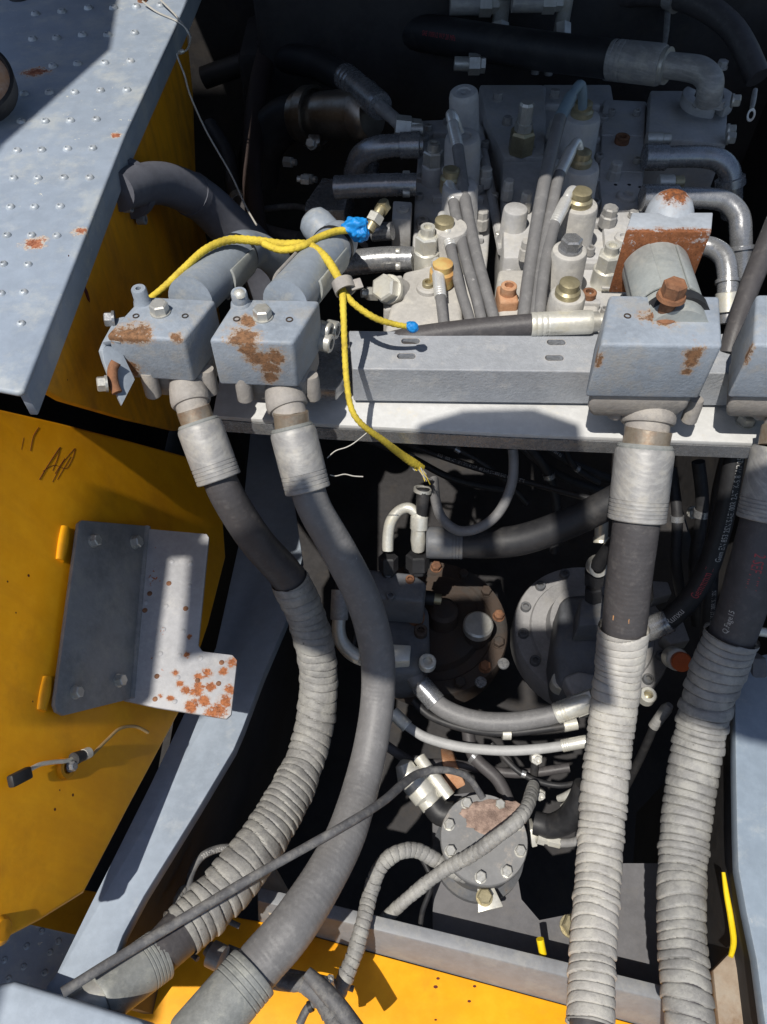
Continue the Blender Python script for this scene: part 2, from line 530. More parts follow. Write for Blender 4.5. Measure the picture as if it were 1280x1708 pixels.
m_wire = mat('thin_wire', (0.42, 0.40, 0.36), .5, bump=0)
m_orange = mat('orange_plug', (0.50, 0.10, 0.025), .5, var=.25, vscale=40, bump=.1)
m_ytape = mat('yellow_tube', (0.80, 0.56, 0.01), .45, var=.15, bump=.05)
m_print = mat('white_print', (0.45, 0.44, 0.42), .7, bump=0)
m_redprint = mat('red_print', (0.34, 0.05, 0.06), .7, bump=0, dirt=(.35, .12, .1), dirt_amt=.4)
m_tanlabel = mat('tan_label', (0.42, 0.22, 0.10), .7, bump=0)

# ------------------------------------------------------------------ the setting
YB, XR, XL = 1.95, .80, -.62
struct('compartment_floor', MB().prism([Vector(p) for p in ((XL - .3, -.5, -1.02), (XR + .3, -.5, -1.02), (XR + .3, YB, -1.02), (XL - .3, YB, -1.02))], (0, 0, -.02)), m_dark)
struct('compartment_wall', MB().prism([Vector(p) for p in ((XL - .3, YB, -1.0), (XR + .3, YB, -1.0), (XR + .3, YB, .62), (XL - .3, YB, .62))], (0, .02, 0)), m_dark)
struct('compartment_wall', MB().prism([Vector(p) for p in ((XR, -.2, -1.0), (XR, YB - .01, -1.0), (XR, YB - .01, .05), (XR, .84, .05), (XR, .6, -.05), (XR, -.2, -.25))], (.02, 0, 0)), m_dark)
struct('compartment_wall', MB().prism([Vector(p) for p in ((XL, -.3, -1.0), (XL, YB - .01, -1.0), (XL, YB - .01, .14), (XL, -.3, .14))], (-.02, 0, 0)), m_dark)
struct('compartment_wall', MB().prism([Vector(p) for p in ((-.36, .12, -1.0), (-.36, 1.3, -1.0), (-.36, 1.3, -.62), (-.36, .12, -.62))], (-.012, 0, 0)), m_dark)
# engine hood over the rear of the compartment, unseen, its edge fitted to the shade
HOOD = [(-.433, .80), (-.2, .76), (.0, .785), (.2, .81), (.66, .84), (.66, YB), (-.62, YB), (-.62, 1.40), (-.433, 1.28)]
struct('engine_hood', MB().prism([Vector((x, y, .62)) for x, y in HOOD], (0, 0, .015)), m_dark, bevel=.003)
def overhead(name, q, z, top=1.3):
    """added shade plate high out of view; q is its outline as measured at height z, slid along the sun's rays to its own height"""
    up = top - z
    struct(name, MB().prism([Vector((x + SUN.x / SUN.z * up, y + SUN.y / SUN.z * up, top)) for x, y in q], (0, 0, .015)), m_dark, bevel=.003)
overhead('side_shade_plate', [(-.52, .36), (-.40, .36), (-.42, .32), (-.437, .276), (-.466, .274), (-.471, .079), (-.50, .05), (-.52, .05)], .50, .95)  # added unseen plate, shaped to shade the bracket flange and left rail
overhead('side_shade_plate', [(-.78, -.15), (-.58, -.15), (-.575, -.36), (-.78, -.36)], .50)  # added unseen plate that keeps the sun off the lower step plate
overhead('left_shade_plate', [(-.543, 1.6), (-.543, 1.186), (-.518, 1.006), (-.596, .743), (-.60, .66), (-.88, .66), (-.88, 1.6)], .62)  # added unseen plate, outlined to cast the shadow on the step cover
# added plates high overhead, unseen, cut to shade the middle of the compartment
overhead('overhead_shade_plate', [(-.49, .04), (-.60, .06), (-.60, -.11), (-.49, -.08), (-.377, -.132), (-.25, -.155), (-.25, .03), (-.37, .02), (-.385, .10)], 1.1)
overhead('overhead_shade_plate', [(-.065, .20), (-.12, .228), (-.21, .225), (-.27, .20), (-.275, .12), (-.068, .12)], 1.1)
overhead('overhead_shade_plate', [(-.276, .119), (-.28, .062), (-.222, .062), (-.222, -.03), (-.20, -.03), (-.20, .119)], 1.1)
overhead('overhead_shade_plate', [(-.115, .119), (-.115, -.03), (-.072, -.03), (-.068, .119)], 1.1)
overhead('overhead_shade_plate', [(-.222, -.16), (-.167, -.17), (-.075, -.17), (-.072, -.031), (-.222, -.031)], 1.1)
overhead('overhead_shade_plate', [(-.005, -.177), (.09, -.215), (.34, -.27), (.34, .12), (.03, .12)], 1.1)

# ---- grey frame plates left and right
ZF = -.30
fp = [(470, 700), (505, 930), (480, 1030), (437, 1130), (405, 1215), (390, 1250), (330, 1350), (240, 1495), (205, 1560), (190, 1600), (150, 1680), (60, 1690), (78, 1645), (95, 1622), (150, 1510), (250, 1310), (360, 1080), (400, 900), (420, 700)]
FN = Vector((0, .31, 1)).normalized()      # the left rail dips towards the rear
FD = FN.dot(Vector((-.3, .1, -.285)))
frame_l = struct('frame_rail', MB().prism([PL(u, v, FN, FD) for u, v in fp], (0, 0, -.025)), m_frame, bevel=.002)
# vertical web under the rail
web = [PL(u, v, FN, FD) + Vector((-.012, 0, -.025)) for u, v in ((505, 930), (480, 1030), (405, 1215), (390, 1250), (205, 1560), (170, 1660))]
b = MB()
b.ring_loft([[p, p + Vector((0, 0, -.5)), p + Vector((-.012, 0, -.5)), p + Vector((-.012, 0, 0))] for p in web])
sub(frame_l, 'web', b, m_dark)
m_studplate = m_frame
spl_ = struct('lower_step_plate', MB().prism([Z(u, v, -.36) for u, v in ((-60, 1530), (40, 1540), (130, 1560), (140, 1680), (-60, 1700))], (0, 0, -.01)), m_cover)
for u, v in ((70, 1553), (12, 1565), (45, 1578), (84, 1588), (8, 1601), (40, 1612), (75, 1622), (15, 1632), (98, 1570)):
    o = bpy.data.objects.new('stud', shared('stud', m_cover))
    COL.objects.link(o)
    p = Z(u, v, -.36)
    o.location = p
    o.scale = [px(11, p)] * 3
    o.parent = spl_
frp = [(1226, 1170), (1228, 1300), (1230, 1400), (1232, 1450), (1245, 1520), (1262, 1600), (1278, 1720), (1320, 1900), (1760, 1900), (1700, 1000), (1236, 1100)]
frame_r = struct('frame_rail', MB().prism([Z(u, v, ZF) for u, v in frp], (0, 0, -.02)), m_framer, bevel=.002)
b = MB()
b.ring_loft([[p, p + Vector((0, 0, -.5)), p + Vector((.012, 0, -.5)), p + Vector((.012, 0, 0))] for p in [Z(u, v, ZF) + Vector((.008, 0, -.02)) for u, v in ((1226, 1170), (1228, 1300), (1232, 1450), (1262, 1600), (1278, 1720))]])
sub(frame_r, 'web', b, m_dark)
b = MB().prism([Z(u, v, -.38) for u, v in ((1190, 1618), (1215, 1592), (1244, 1560), (1262, 1630), (1282, 1740), (1205, 1760))], (0, 0, -.012))
sub(frame_r, 'gusset', b, m_rustmotor if False else mat('gusset_rust', (.30, .24, .18), .7, var=.3, second=(.2, .13, .08), vscale=18, dirt=(.35, .32, .27), dirt_amt=.4), bevel=.001)

# ---- deck under the swivel joint and the crossmember in front of it
ZD = -.545
deck = [(722, 1562), (722, 1330), (800, 1320), (860, 1440), (870, 1500), (900, 1535), (950, 1525), (975, 1480), (1010, 1440), (1120, 1440), (1125, 1420), (1290, 1400), (1290, 1700)]  # outline cut back so the shadowed area beside the joint stays black
struct('swivel_deck', MB().prism([Z(u, v, ZD) for u, v in deck], (0, 0, -.02)), m_floor)
ZC = -.47
ct = [Z(u, v, ZC) for u, v in ((430, 1478), (1240, 1676), (1240, 1702), (430, 1503))]
b = MB().ring_loft([[Z(430, 1478, ZC), Z(430, 1503, ZC), Z(430, 1537, -.55), Z(430, 1478, ZC) + Vector((0, 0, -.12))], [Z(1240, 1676, ZC), Z(1240, 1702, ZC), Z(1240, 1758, -.55), Z(1240, 1676, ZC) + Vector((0, 0, -.12))]])
struct('crossmember', b, m_cross, bevel=.0025)
# boom top plate
boom = [Z(u, v, -.545) for u, v in ((120, 1480), (440, 1538), (630, 1592), (1000, 1692), (1300, 1775), (1300, 2100), (-250, 2100), (-250, 1480))]
bp_ = struct('boom_top_plate', MB().prism(boom, (0, 0, -.015)), m_yel, bevel=.002)
for u, v, s_ in ((731, 1632, 4), (727, 1646, 5), (792, 1645, 4), (783, 1670, 4), (727, 1701, 3)):
    p = Z(u, v, -.545)
    sub(bp_, 'paint_chip', MB().lathe(p, ZUP, [(0, px(s_, p) * .5), (.0004, px(s_, p) * .45)], 7, squash=1.6), m_scr)
# grey box of the boom side, bottom left
b = MB().prism([Z(u, v, -.24) for u, v in ((-60, 1650), (0, 1640), (24, 1636), (240, 1702), (260, 1800), (-60, 1800))], (0, 0, -.06))
struct('grey_side_box', b, m_frame, bevel=.006, segs=3)
def arcshell(p0, p1, r, th, cdir, half, n=14):
    ax = (p1 - p0).normalized()
    e1 = (cdir - ax * cdir.dot(ax)).normalized()
    e2 = ax.cross(e1)
    def ring(p):
        o = [p + (e1 * math.cos(a) + e2 * math.sin(a)) * (r + th) for a in [half * (2 * k / n - 1) for k in range(n + 1)]]
        i = [p + (e1 * math.cos(a) + e2 * math.sin(a)) * r for a in [half * (1 - 2 * k / n) for k in range(n + 1)]]
        return o + i
    return MB().ring_loft([ring(p0), ring(p1)])

# ================================================================== dimpled cover, top left
ZCV = .16
m_studtop = mat('stud_metal', (.46, .50, .54), .4, metal=.2, var=.4, vscale=60, dirt=(.3, .25, .2), dirt_amt=.3, dirt_scale=90)
T = Thing('step_cover', 'grey studded step cover at the upper left, partly in blue shade', 'cover', Z(150, 300, ZCV))
poly = [Z(u, v, ZCV) for u, v in ((335, -52), (313, 0), (210, 221), (112, 469), (40, 650), (30, 655), (0, 649), (-90, 635), (-250, 300), (-160, -60))]
plate = T.part('plate', MB().prism(poly, (0, 0, -.007)), m_cover, bevel=.003, segs=3)
lipp = [Z(u, v, ZCV) + Vector((-.0012, 0, -.0015)) for u, v in ((335, -52), (313, 0), (210, 221), (112, 469), (42, 645))]
b = MB()
b.ring_loft([[p, p + Vector((-.008, 0, 0)), p + Vector((-.008, 0, -.036)), p + Vector((0, 0, -.036))] for p in lipp])
T.part('side_lip', b, m_cover, bevel=.0015)
for u, v in ((225, 56), (175, 106), (218, 103), (125, 155), (168, 152), (212, 151), (76, 203), (118, 202), (161, 200), (29, 252), (70, 251), (113, 249), (155, 248), (23, 298), (64, 298), (107, 297), (150, 297), (18, 346), (58, 346), (101, 345), (12, 393), (53, 393), (95, 394), (6, 441), (47, 442), (40, 488), (36, 540), (2, 490), (148, 14), (104, 20), (60, 24), (95, 64), (138, 59), (180, 59), (55, 66), (89, 111), (130, 107), (83, 155), (41, 157), (36, 203), (190, 14), (228, 12), (268, 10)):
    p = Z(u, v, ZCV)
    T.put('stud', 'stud', p, ZUP, px(15.5, p), m_studtop, h=1.5, parent=plate)
T.put('knob', 'dome', Z(33, -4, ZCV), ZUP, .035, m_black)
p = Z(238, 2, ZCV)
T.put('bolt', 'bolt', p, ZUP, .012, m_rustmetal)

# round rusty disc at the left edge
c = Z(-46, 140, .20)
T = Thing('round_mirror', 'rusty disc in a dark rim cut off by the left edge', 'mirror', c)
r = px(66, c)
ax = (ZUP + Vector((.2, -.5, 0))).normalized()
T.part('disc', MB().lathe(c, ax, [(-.004, r * .93), (.006, r * .93), (.009, r * .8), (.01, 0)], 40), mat('rusty_disc', (.42, .36, .30), .6, var=.2, vscale=20, second=(.45, .24, .12), dirt=(.28, .12, .06), dirt_amt=.5, dirt_scale=30))
T.part('rim', MB().annulus(c, ax, [(-.01, r * .93), (-.012, r * 1.03), (.012, r * 1.05), (.014, r * .97), (.008, r * .93)], 40), m_black)

# thin wire from the cover
T = Thing('loose_wire', 'thin grey wire drooping from the step cover edge into the dark', 'wire', Z(240, 4, ZCV + .004))
wp = [(238, 2, 1.19, 3), (262, 20, 1.18, 3), (300, 38, 1.16, 3), (317, 58, 1.14, 3), (314, 80, 1.12, 3), (303, 88, 1.11, 3), (296, 92, 1.10, 3), (308, 125, 1.10, 3), (318, 160, 1.12, 3), (345, 220, 1.15, 3), (385, 290, 1.17, 3), (408, 340, 1.16, 3), (428, 375, 1.12, 3)]
T.part('strand', hose(wp, 6, 6), m_wire)
T.part('strand', hose([(268, 0, 1.19, 3), (290, 22, 1.17, 3), (305, 40, 1.16, 3), (319, 62, 1.14, 3.2)], 6, 6), m_wire)
T.part('tip', MB().cyl(X(299, 88, 1.11), X(307, 85, 1.11), .003, n=10), m_zinc)

# ================================================================== yellow panels on the left
XW = -.335
yz = [(.55, .12), (.578, .073), (.70, -.085), (.848, -.269), (1.0, -.42), (1.26, -.42), (1.30, -.1), (1.40, 0), (1.46, .12)]
T = Thing('yellow_side_wall', 'dark yellow wall below the studded cover, above the black gap', 'panel', (XW, .8, 0))
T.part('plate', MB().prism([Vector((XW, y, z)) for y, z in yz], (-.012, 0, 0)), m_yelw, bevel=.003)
# flange plate of the intake duct on it
for u, v, s in ((122, 470, 8), (145, 490, 10), (120, 440, 6)):
    T.part('chip', MB().lathe(XP(u, v, XW + .0005), Vector((1, 0, 0)), [(0, .004), (.0006, .0035)], 7, squash=3), m_scr)

QN = Vector((.933, 0, .36)).normalized()
QD = QN.dot(Vector((-.417, .59, .05)))
def Q(u, v, h=0.0):
    return PL(u, v, QN, QD) + QN * h
T = Thing('yellow_tank_panel', 'large yellow panel at the left carrying the bent grey bracket', 'panel', Q(150, 1000))
op = [(-70, 665), (0, 681), (100, 704), (220, 735), (318, 762), (350, 778), (372, 850), (378, 930), (350, 1040), (300, 1190), (220, 1340), (142, 1490), (70, 1535), (0, 1572), (-80, 1610)]
panel = T.part('plate', MB().prism([Q(u, v) for u, v in op], -QN * .018), m_yel, bevel=.005, segs=4)
def scrib(pts, wd=2.2):
    return MB().tube(spl([(Q(u, v, -.0001), wd * .26 / 1000) for u, v in pts], 4), 5)
b = scrib([(66, 800), (78, 780), (96, 752), (101, 746)])
scrib2 = [[(101, 746), (96, 765), (88, 785)], [(72, 786), (90, 776), (104, 781)], [(88, 804), (105, 772), (125, 748)], [(126, 748), (121, 765), (112, 781), (104, 780)], [(92, 790), (108, 765)], [(96, 800), (118, 762)]]
T.part('scribble', b, m_scr)
for s in scrib2:
    T.part('scribble', scrib(s, 1.6), m_scr)
T.part('scribble', scrib([(65, 713), (56, 728), (51, 752)], 1.8), m_scr)
T.part('scribble', scrib([(40, 730), (36, 750)], 1.2), m_scr)
for u, v, s in ((48, 960, 5), (13, 970, 3.5), (27, 1022, 3), (92, 1350, 5), (122, 1326, 5), (100, 1318, 3), (55, 1170, 3)):
    p = Q(u, v)
    T.put('paint_chip', 'disc', p, QN, px(s, p), m_scr, h=.15)
# lug and welded ear strips beside the bracket
for (u0, v0), (u1, v1) in (((93, 935), (102, 880)), ((62, 1185), (72, 1130))):
    b = MB().tube(spl([(Q(u0 + 6, v0, .0), .0055), (Q((u0 + u1) / 2 + 6, (v0 + v1) / 2, .001), .0065), (Q(u1 + 6, v1, .0), .0055)], 5), 12)
    T.part('lug', b, m_yel)
b = MB().tube(spl([(Q(u, v, .001), .0019) for u, v in ((150, 1262), (180, 1232), (200, 1215), (225, 1212), (246, 1222))], 6), 8)  # thin tan cable lying across the panel
T.part('tan_cable', b, mat('tan_lead', (.32, .22, .10), .6))
b = MB().lathe(Q(106, 1282, -.002), QN, [(0, .011), (.008, .0105), (.008, .006), (.004, .005), (.004, 0)], 18)
T.part('boss', b, m_yelw)
T.put('bolt', 'bolt', Q(110, 1280, .006), QN, .009, m_tube)
b = MB().lathe(Q(2, 1552, -.012), QN, [(0, .014), (.012, .013), (.016, .009), (.017, 0)], 24)
T.part('foot', b, m_yelw)

# short wire with black connectors on the panel
T = Thing('sensor_lead', 'short pale wire with two black plugs lying across the yellow panel', 'wire', Q(60, 1280, .005))
T.part('wire', MB().tube(spl([(Q(u, v, .006), .0024) for u, v in ((40, 1286), (60, 1276), (85, 1272), (105, 1270), (125, 1262), (134, 1258))], 6), 10), m_cream)
T.part('plug', MB().box(Q(20, 1298, .01), Q(40, 1286) - Q(0, 1306), QN, QN.cross(Q(40, 1286) - Q(0, 1306)), .026, .008, .012), m_black, bevel=.002)
T.part('plug', MB().cyl(Q(112, 1268, .009), Q(126, 1262, .009), .007, .006, 14), m_black)
T.part('sleeve', MB().cyl(Q(128, 1261, .009), Q(137, 1257, .009), .0062, .0062, 14), m_cream)

# ================================================================== bent bracket
lf = [(118, 876), (124, 871), (232, 880), (205, 1168), (92, 1196), (80, 1190), (76, 1178)]
f0, f1 = Q(232, 880, .012), Q(205, 1168, .012)
T = Thing('bent_bracket', 'bent grey steel bracket bolted to the yellow panel, with a rusty sunlit flange', 'bracket', Q(150, 1030, .012))
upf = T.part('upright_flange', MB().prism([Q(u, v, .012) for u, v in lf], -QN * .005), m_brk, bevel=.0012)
# flat flange in the plane through the fold, reaching out to the right
fd = (f1 - f0)
out = Vector((1, 0, -.06))
fn = fd.cross(out).normalized()
if fn.z < 0:
    fn = -fn
def FL(u, v, h=0.0):
    return PL(u, v, fn, fn.dot(f0)) + fn * h
rf = [(232, 880), (345, 890), (349, 896), (331, 1076), (338, 1086), (388, 1092), (396, 1101), (386, 1192), (378, 1199), (260, 1180), (205, 1168)]
spots = [(FL(u, v), s_) for u, v, s_ in ((330, 1150, .008), (292, 1122, .004), (346, 1122, .006), (366, 1184, .009), (388, 1105, .006), (320, 1178, .008), (285, 1165, .004), (312, 1092, .004), (341, 1168, .007), (268, 1160, .003), (352, 1146, .006), (316, 1062, .003), (383, 1150, .006), (300, 1140, .004), (376, 1170, .008), (355, 1190, .008), (310, 1150, .005), (330, 1128, .005), (372, 1120, .005))]
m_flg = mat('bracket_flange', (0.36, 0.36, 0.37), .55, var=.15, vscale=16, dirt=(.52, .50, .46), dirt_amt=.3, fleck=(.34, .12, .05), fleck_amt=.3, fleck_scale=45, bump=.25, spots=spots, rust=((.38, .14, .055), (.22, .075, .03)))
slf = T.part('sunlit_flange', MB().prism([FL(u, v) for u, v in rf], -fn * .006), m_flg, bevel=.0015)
T.part('fold', MB().tube([(f0 - fn * .003 + fd * .002, .0052), (f1 - fn * .003 - fd * .002, .0052)], 14), m_brk)
for u, v in ((141, 906), (211, 908), (110, 1158), (183, 1138)):
    p = Q(u, v, .012)
    T.put('bolt', 'bolt', p, QN, px(18, p), m_zinc, spin=random.random(), parent=upf)
for u, v in ((287, 937), (318, 940), (282, 973), (316, 977), (277, 1011), (310, 1015), (273, 1050), (306, 1053), (268, 1090), (300, 1093), (335, 1098), (370, 1105), (262, 1128), (297, 1130), (330, 1135), (365, 1140), (259, 1166), (292, 1170), (326, 1176), (360, 1182), (250, 990), (243, 1005), (242, 1018), (251, 965)):
    p = FL(u, v)
    T.put('stud', 'dome', p, fn, px(9, p), m_rustmetal if (u + v) % 5 == 0 else m_flg, h=.6, parent=slf)

# ================================================================== beam with slots and the ledge under it
z0 = 0.0
yF, yBk = Z(800, 613, z0).y, Z(800, 553, z0).y
xl0, xl1 = Z(588, 612, z0).x, Z(566, 552, z0).x
HB = .056
bt = [Vector((xl0, yF - .002, 0)), Vector((.62, yF - .014, 0)), Vector((.62, yBk - .006, 0)), Vector((xl1 + .012, yBk + .002, 0))]
T = Thing('slotted_beam', 'grey steel crossbeam with four slots on top, between the valve blocks', 'beam', (xl0, yF, -HB))
cb = MB()
for u, v in ((685, 569), (678, 594), (928, 571), (925, 597), (1252, 575), (1255, 597)):
    c = Z(u, v, 0)
    rr_, hl = px(5.6, c), px(10, c)
    cb.prism([c + Vector((math.cos(a) * rr_ + (hl if math.cos(a) > 0 else -hl), math.sin(a) * rr_ * 1.25, .02)) for a in [2 * math.pi * (k + .5) / 20 for k in range(20)]], (0, 0, -.058))
cb.finish()
co = bpy.data.objects.new('slot_cut', mesh_of(cb, 'slot_cut', None))
COL.objects.link(co)
bb = MB().prism(bt, (0, 0, -HB))
bb.finish(.0016, 2)
bo = bpy.data.objects.new('bar_solid', mesh_of(bb, 'bar_solid', m_beam))
COL.objects.link(bo)
md = bo.modifiers.new('slot', 'BOOLEAN')
md.operation = 'DIFFERENCE'
md.object = co
md.solver = 'EXACT'
bpy.context.view_layer.update()
bm2 = MB()
bm2.bm.from_mesh(bpy.data.meshes.new_from_object(bo.evaluated_get(bpy.context.evaluated_depsgraph_get())))
bpy.data.objects.remove(bo)
bpy.data.objects.remove(co)
beam = T.part('bar', bm2, m_beam, ang=15)
# worn bright line along the front edge
ZL = -.062
lp = [Z(u, v, ZL) for u, v in ((355, 693), (540, 707), (850, 723), (1100, 733), (1340, 742))]
lb = [p + Vector((0, .12, 0)) for p in lp]
T = Thing('ledge_plate', 'pale sunlit ledge plate running below the slotted beam', 'ledge', lp[2])
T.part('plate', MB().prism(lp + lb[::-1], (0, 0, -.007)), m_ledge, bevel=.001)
b = MB()
b.ring_loft([[p + Vector((0, -.001, -.0075)), p + Vector((0, .006, -.0075)), p + Vector((0, .006, -.028)), p + Vector((0, -.001, -.028))] for p in lp])
T.part('lip', b, m_tube)
p = Z(1243, 704, ZL)
T.put('bolt', 'bolt', p, ZUP, px(26, p), m_zinc)
# support gusset that carries the left end, in shade behind the yellow cable
b = MB().prism([Z(u, v, -.02) for u, v in ((400, 640), (560, 560), (600, 556), (592, 612), (560, 650))], (0, 0, -.02))
T.part('support', b, m_tube, bevel=.002)

# ================================================================== valve blocks at the hose ends
def holes(T, pts, z, s=9):
    for u, v in pts:
        p = Z(u, v, z + .0005)
        b = MB().lathe(p, ZUP, [(-.004, px(s, p) * .62), (.0006, px(s, p) * .62), (.0006, px(s, p) * .42), (-.006, px(s, p) * .40), (-.006, 0)], 16)
        T.part('threaded_hole', b, m_rustmotor)
def flange(T, foot, zb, c, neck, wneck, lob):
    """split flange clamp under a block: slab, dome collar, two bolt lobes, neck"""
    ctr = sum(foot, Vector()) / len(foot)
    f2 = [ctr + (p - ctr) * .90 for p in foot]
    f2 = [Vector((p.x, p.y, zb + .001)) for p in f2]
    b = MB()
    g = [ctr + (p - ctr) * .74 for p in foot]
    b.ring_loft([[Vector((p.x, p.y, z_)) for p in q] for q, z_ in ((f2, zb + .001), (f2, zb - .020), ([a_.lerp(b_, .5) for a_, b_ in zip(f2, g)], zb - .034), (g, zb - .042))])
    sl = T.part('flange_slab', b, m_castg, bevel=.005, segs=3)
    d = (neck - c).normalized()
    r = px(wneck, neck) / 2
    T.part('collar', MB().lathe(c, d, [(-.040, r * .35), (-.02, r * .85), (-.004, r * 1.12), (.008, r * 1.24), (.014, r * 1.24), (.017, r * 1.16), (.0175, r * 1.02), (.03, r)], 32), m_castg)
    for q in lob:
        lb_ = T.part('bolt_lobe', MB().lathe(q, Vector((0, -.1, -1)), [(-.03, .008), (-.022, .0095), (.002, .0095), (.004, .008)], 20), m_castg)
        T.put('bolt', 'socket', q + Vector((0, -.001, .003)), Vector((0, -.1, -1)), .012, m_tube, h=1.2, parent=lb_)
m_pipe0 = mat('pipe_paint', (.25, .285, .33), .45, var=.2, vscale=20, dirt=(.46, .44, .38), dirt_amt=.3, dirt_scale=40, bump=.15)
m_castg = mat('flange_cast', (0.29, 0.27, 0.25), .6, var=.2, vscale=20, dirt=(.46, .42, .36), dirt_amt=.4, dirt_scale=40, fleck=(.2, .13, .09), fleck_amt=.2, bump=.4, bscale=160)

def block(label, tp, zt, h, spots_fn, tail):
    FLc, FRc, BRc, BLc = [Z(u, v, zt) for u, v in tp]
    T = Thing('valve_block', label, 'valve block', (FLc + BRc) / 2 - Vector((0, 0, h)))
    fr = lambda a, bb: FLc.lerp(FRc, a) - Vector((0, 0, h * bb))
    m = mat('block_paint_' + tail, (0.265, 0.302, 0.352), .5, var=.24, vscale=16, dirt=(.36, .33, .28), dirt_amt=.4, dirt_scale=30, fleck=(.24, .20, .16), fleck_amt=.22, fleck_scale=80, bump=.35, bscale=320, edge=((.44, .47, .48), .0022),
            spots=spots_fn(fr), rust=((.25, .13, .065), (.13, .07, .038)), spot_edge=(.36, .34, .31))
    body = T.part('body', MB().prism([FLc, FRc, BRc, BLc], (0, 0, -h)), m, bevel=.0042, segs=3)
    return T, (FLc, FRc, BRc, BLc), fr, m

ZT = .11
# ---- left block
T, cs, fr, mb1 = block('grey valve block at the far left with a rust line along its front top edge', ((176, 559), (306, 567), (360, 499), (237, 493)), ZT, .062,
                  lambda f: [(f(.30, .02), (.020, .02, .008)), (f(.46, .02), (.010, .02, .006)), (f(0.02, .02), (.012, .01, .008)), (f(.9, .0), (.007, .01, .005)), (f(.12, .75), (.014, .02, .012))], 'a')
p = Z(268, 521, ZT)
T.put('bolt', 'bolt', p, ZUP, px(27, p), m_zinc, spin=.3)
p = Z(238, 503, ZT)
T.part('port', MB().lathe(p, ZUP, [(-.004, px(16, p)), (.001, px(14.5, p)), (.003, px(12.5, p)), (.0165, px(12.5, p)), (.018, px(11, p)), (.018, px(5, p)), (.012, px(4, p)), (.012, 0)], 28), mb1)
holes(T, ((227, 527), (309, 527)), ZT)
foot = [cs[0] + Vector((.012, .008, 0)), cs[1] + Vector((.012, .006, 0)), cs[2], cs[3]]
nA = X(326, 694, .88)
flange(T, foot, ZT - .062, X(314, 652, .885), nA, 54, [X(256, 655, .89), X(352, 650, .90)])
# hanging hook plate on its left side
hp = [X(u, v, .83) for u, v in ((202, 574), (186, 571), (174, 574), (168, 586), (172, 604), (184, 636), (203, 676))]
b = MB()
rows = []
for i_, p in enumerate(hp):
    d_ = (hp[min(i_ + 1, 6)] - hp[max(i_ - 1, 0)]).normalized()
    wv = Vector((.25, .92, .15)).normalized()
    nn = d_.cross(wv).normalized() * .003
    rows.append([p + nn, p - nn, p - nn + wv * .034, p + nn + wv * .034])
b.ring_loft(rows)
T.part('hook_plate', b, m_pipe0, bevel=.001)
T.part('clip', MB().tube(spl([(X(u, v, .825), .0055) for u, v in ((194, 604), (188, 618), (190, 640), (196, 655))], 6), 12), m_rustmetal)
T.put('bolt', 'bolt', X(178, 640, .82), Vector((-1, -.3, .2)), .014, m_zinc)
T.put('bolt', 'bolt', X(190, 532, .84), Vector((-1, -.2, .1)), .014, m_tube)
# pipe running back from it
P0, P1 = X(318, 500, .87), X(398, 424, .985)
r = .0265
T.part('pipe', MB().tube(spl([(P0, r), (P0.lerp(P1, .5), r), (P1, r), (X(420, 416, 1.02), r * .9), (X(446, 424, 1.05), r * .82), (X(470, 450, 1.09), r * .8), (X(486, 490, 1.13), r * .8)], 8), 28), m_pipe if 'm_pipe' in globals() else mat('pipe_paint', (.25, .285, .33), .45, var=.2, vscale=20, dirt=(.46, .44, .38), dirt_amt=.3, dirt_scale=40, bump=.15))
m_pipe = MATS['pipe_paint']
T.part('clamp_shell', arcshell(P0.lerp(P1, .42), P0.lerp(P1, .93), r, .0035, Vector((1, -.5, -.15)), .75), mat('clamp_zinc', (.34, .36, .35), .45, metal=.2, var=.2, vscale=24, dirt=(.55, .53, .46), dirt_amt=.35, bump=.12), bevel=.001)
m_clamp = MATS['clamp_zinc']
T.part('clamp_shell', arcshell(P0.lerp(P1, .2), P0.lerp(P1, .8), r, .0035, Vector((-1, .2, .5)), .38), m_castg, bevel=.001)
T.part('ring', MB().tube([(P1.lerp(P0, .06), r * 1.05), (P1.lerp(P0, .02), r * 1.05)], 28), m_black)

# ---- second block
T, cs, fr, mb2 = block('grey valve block second from the left with a large brown flaked patch on its front', ((348, 567), (489, 572), (534, 500), (393, 497)), ZT, .066,
                  lambda f: [(f(.40, -.02), (.016, .02, .008)), (f(.46, .18), (.010, .02, .012)), (f(.58, .38), (.014, .02, .012)), (f(.76, .32), (.010, .02, .012)), (f(.68, .55), (.010, .02, .012)), (Z(412, 536, ZT), .009), (f(.66, .74), (.008, .02, .01))], 'b')
p = Z(439, 529, ZT)
T.put('bolt', 'bolt', p, ZUP, px(27, p), m_zinc, spin=.1)
p = Z(402, 506, ZT)
T.part('port', MB().lathe(p, ZUP, [(-.004, px(18, p)), (.001, px(16.5, p)), (.003, px(13.5, p)), (.014, px(13.5, p)), (.016, px(12, p)), (.016, 0)], 28), mb2)
T.put('plug', 'dome', Z(400, 491, ZT + .014), ZUP, px(21, p), m_cream, h=1.3)
holes(T, ((395, 532), (483, 533)), ZT, 10)
foot = [cs[0] + Vector((.016, .01, 0)), cs[1] + Vector((.01, .006, 0)), cs[2], cs[3]]
nB = X(487, 700, .885)
flange(T, foot, ZT - .066, X(474, 660, .89), nB, 56, [X(410, 662, .89), X(522, 660, .905)])
for u, v, t in ((536, 550, .9), (537, 570, .9), (548, 548, .93)):
    T.put('side_bolt', 'socket', X(u, v, t), Vector((1, -.35, 0)), .022, m_zinc)
P0, P1 = X(476, 505, .865), X(556, 412, .99)
T.part('pipe', MB().tube(spl([(P0, r), (P0.lerp(P1, .5), r), (P1, r), (X(566, 401, 1.005), r * .96), (X(573, 394, 1.015), r * .75), (X(577, 390, 1.02), r * .3)], 6), 28), m_pipe)
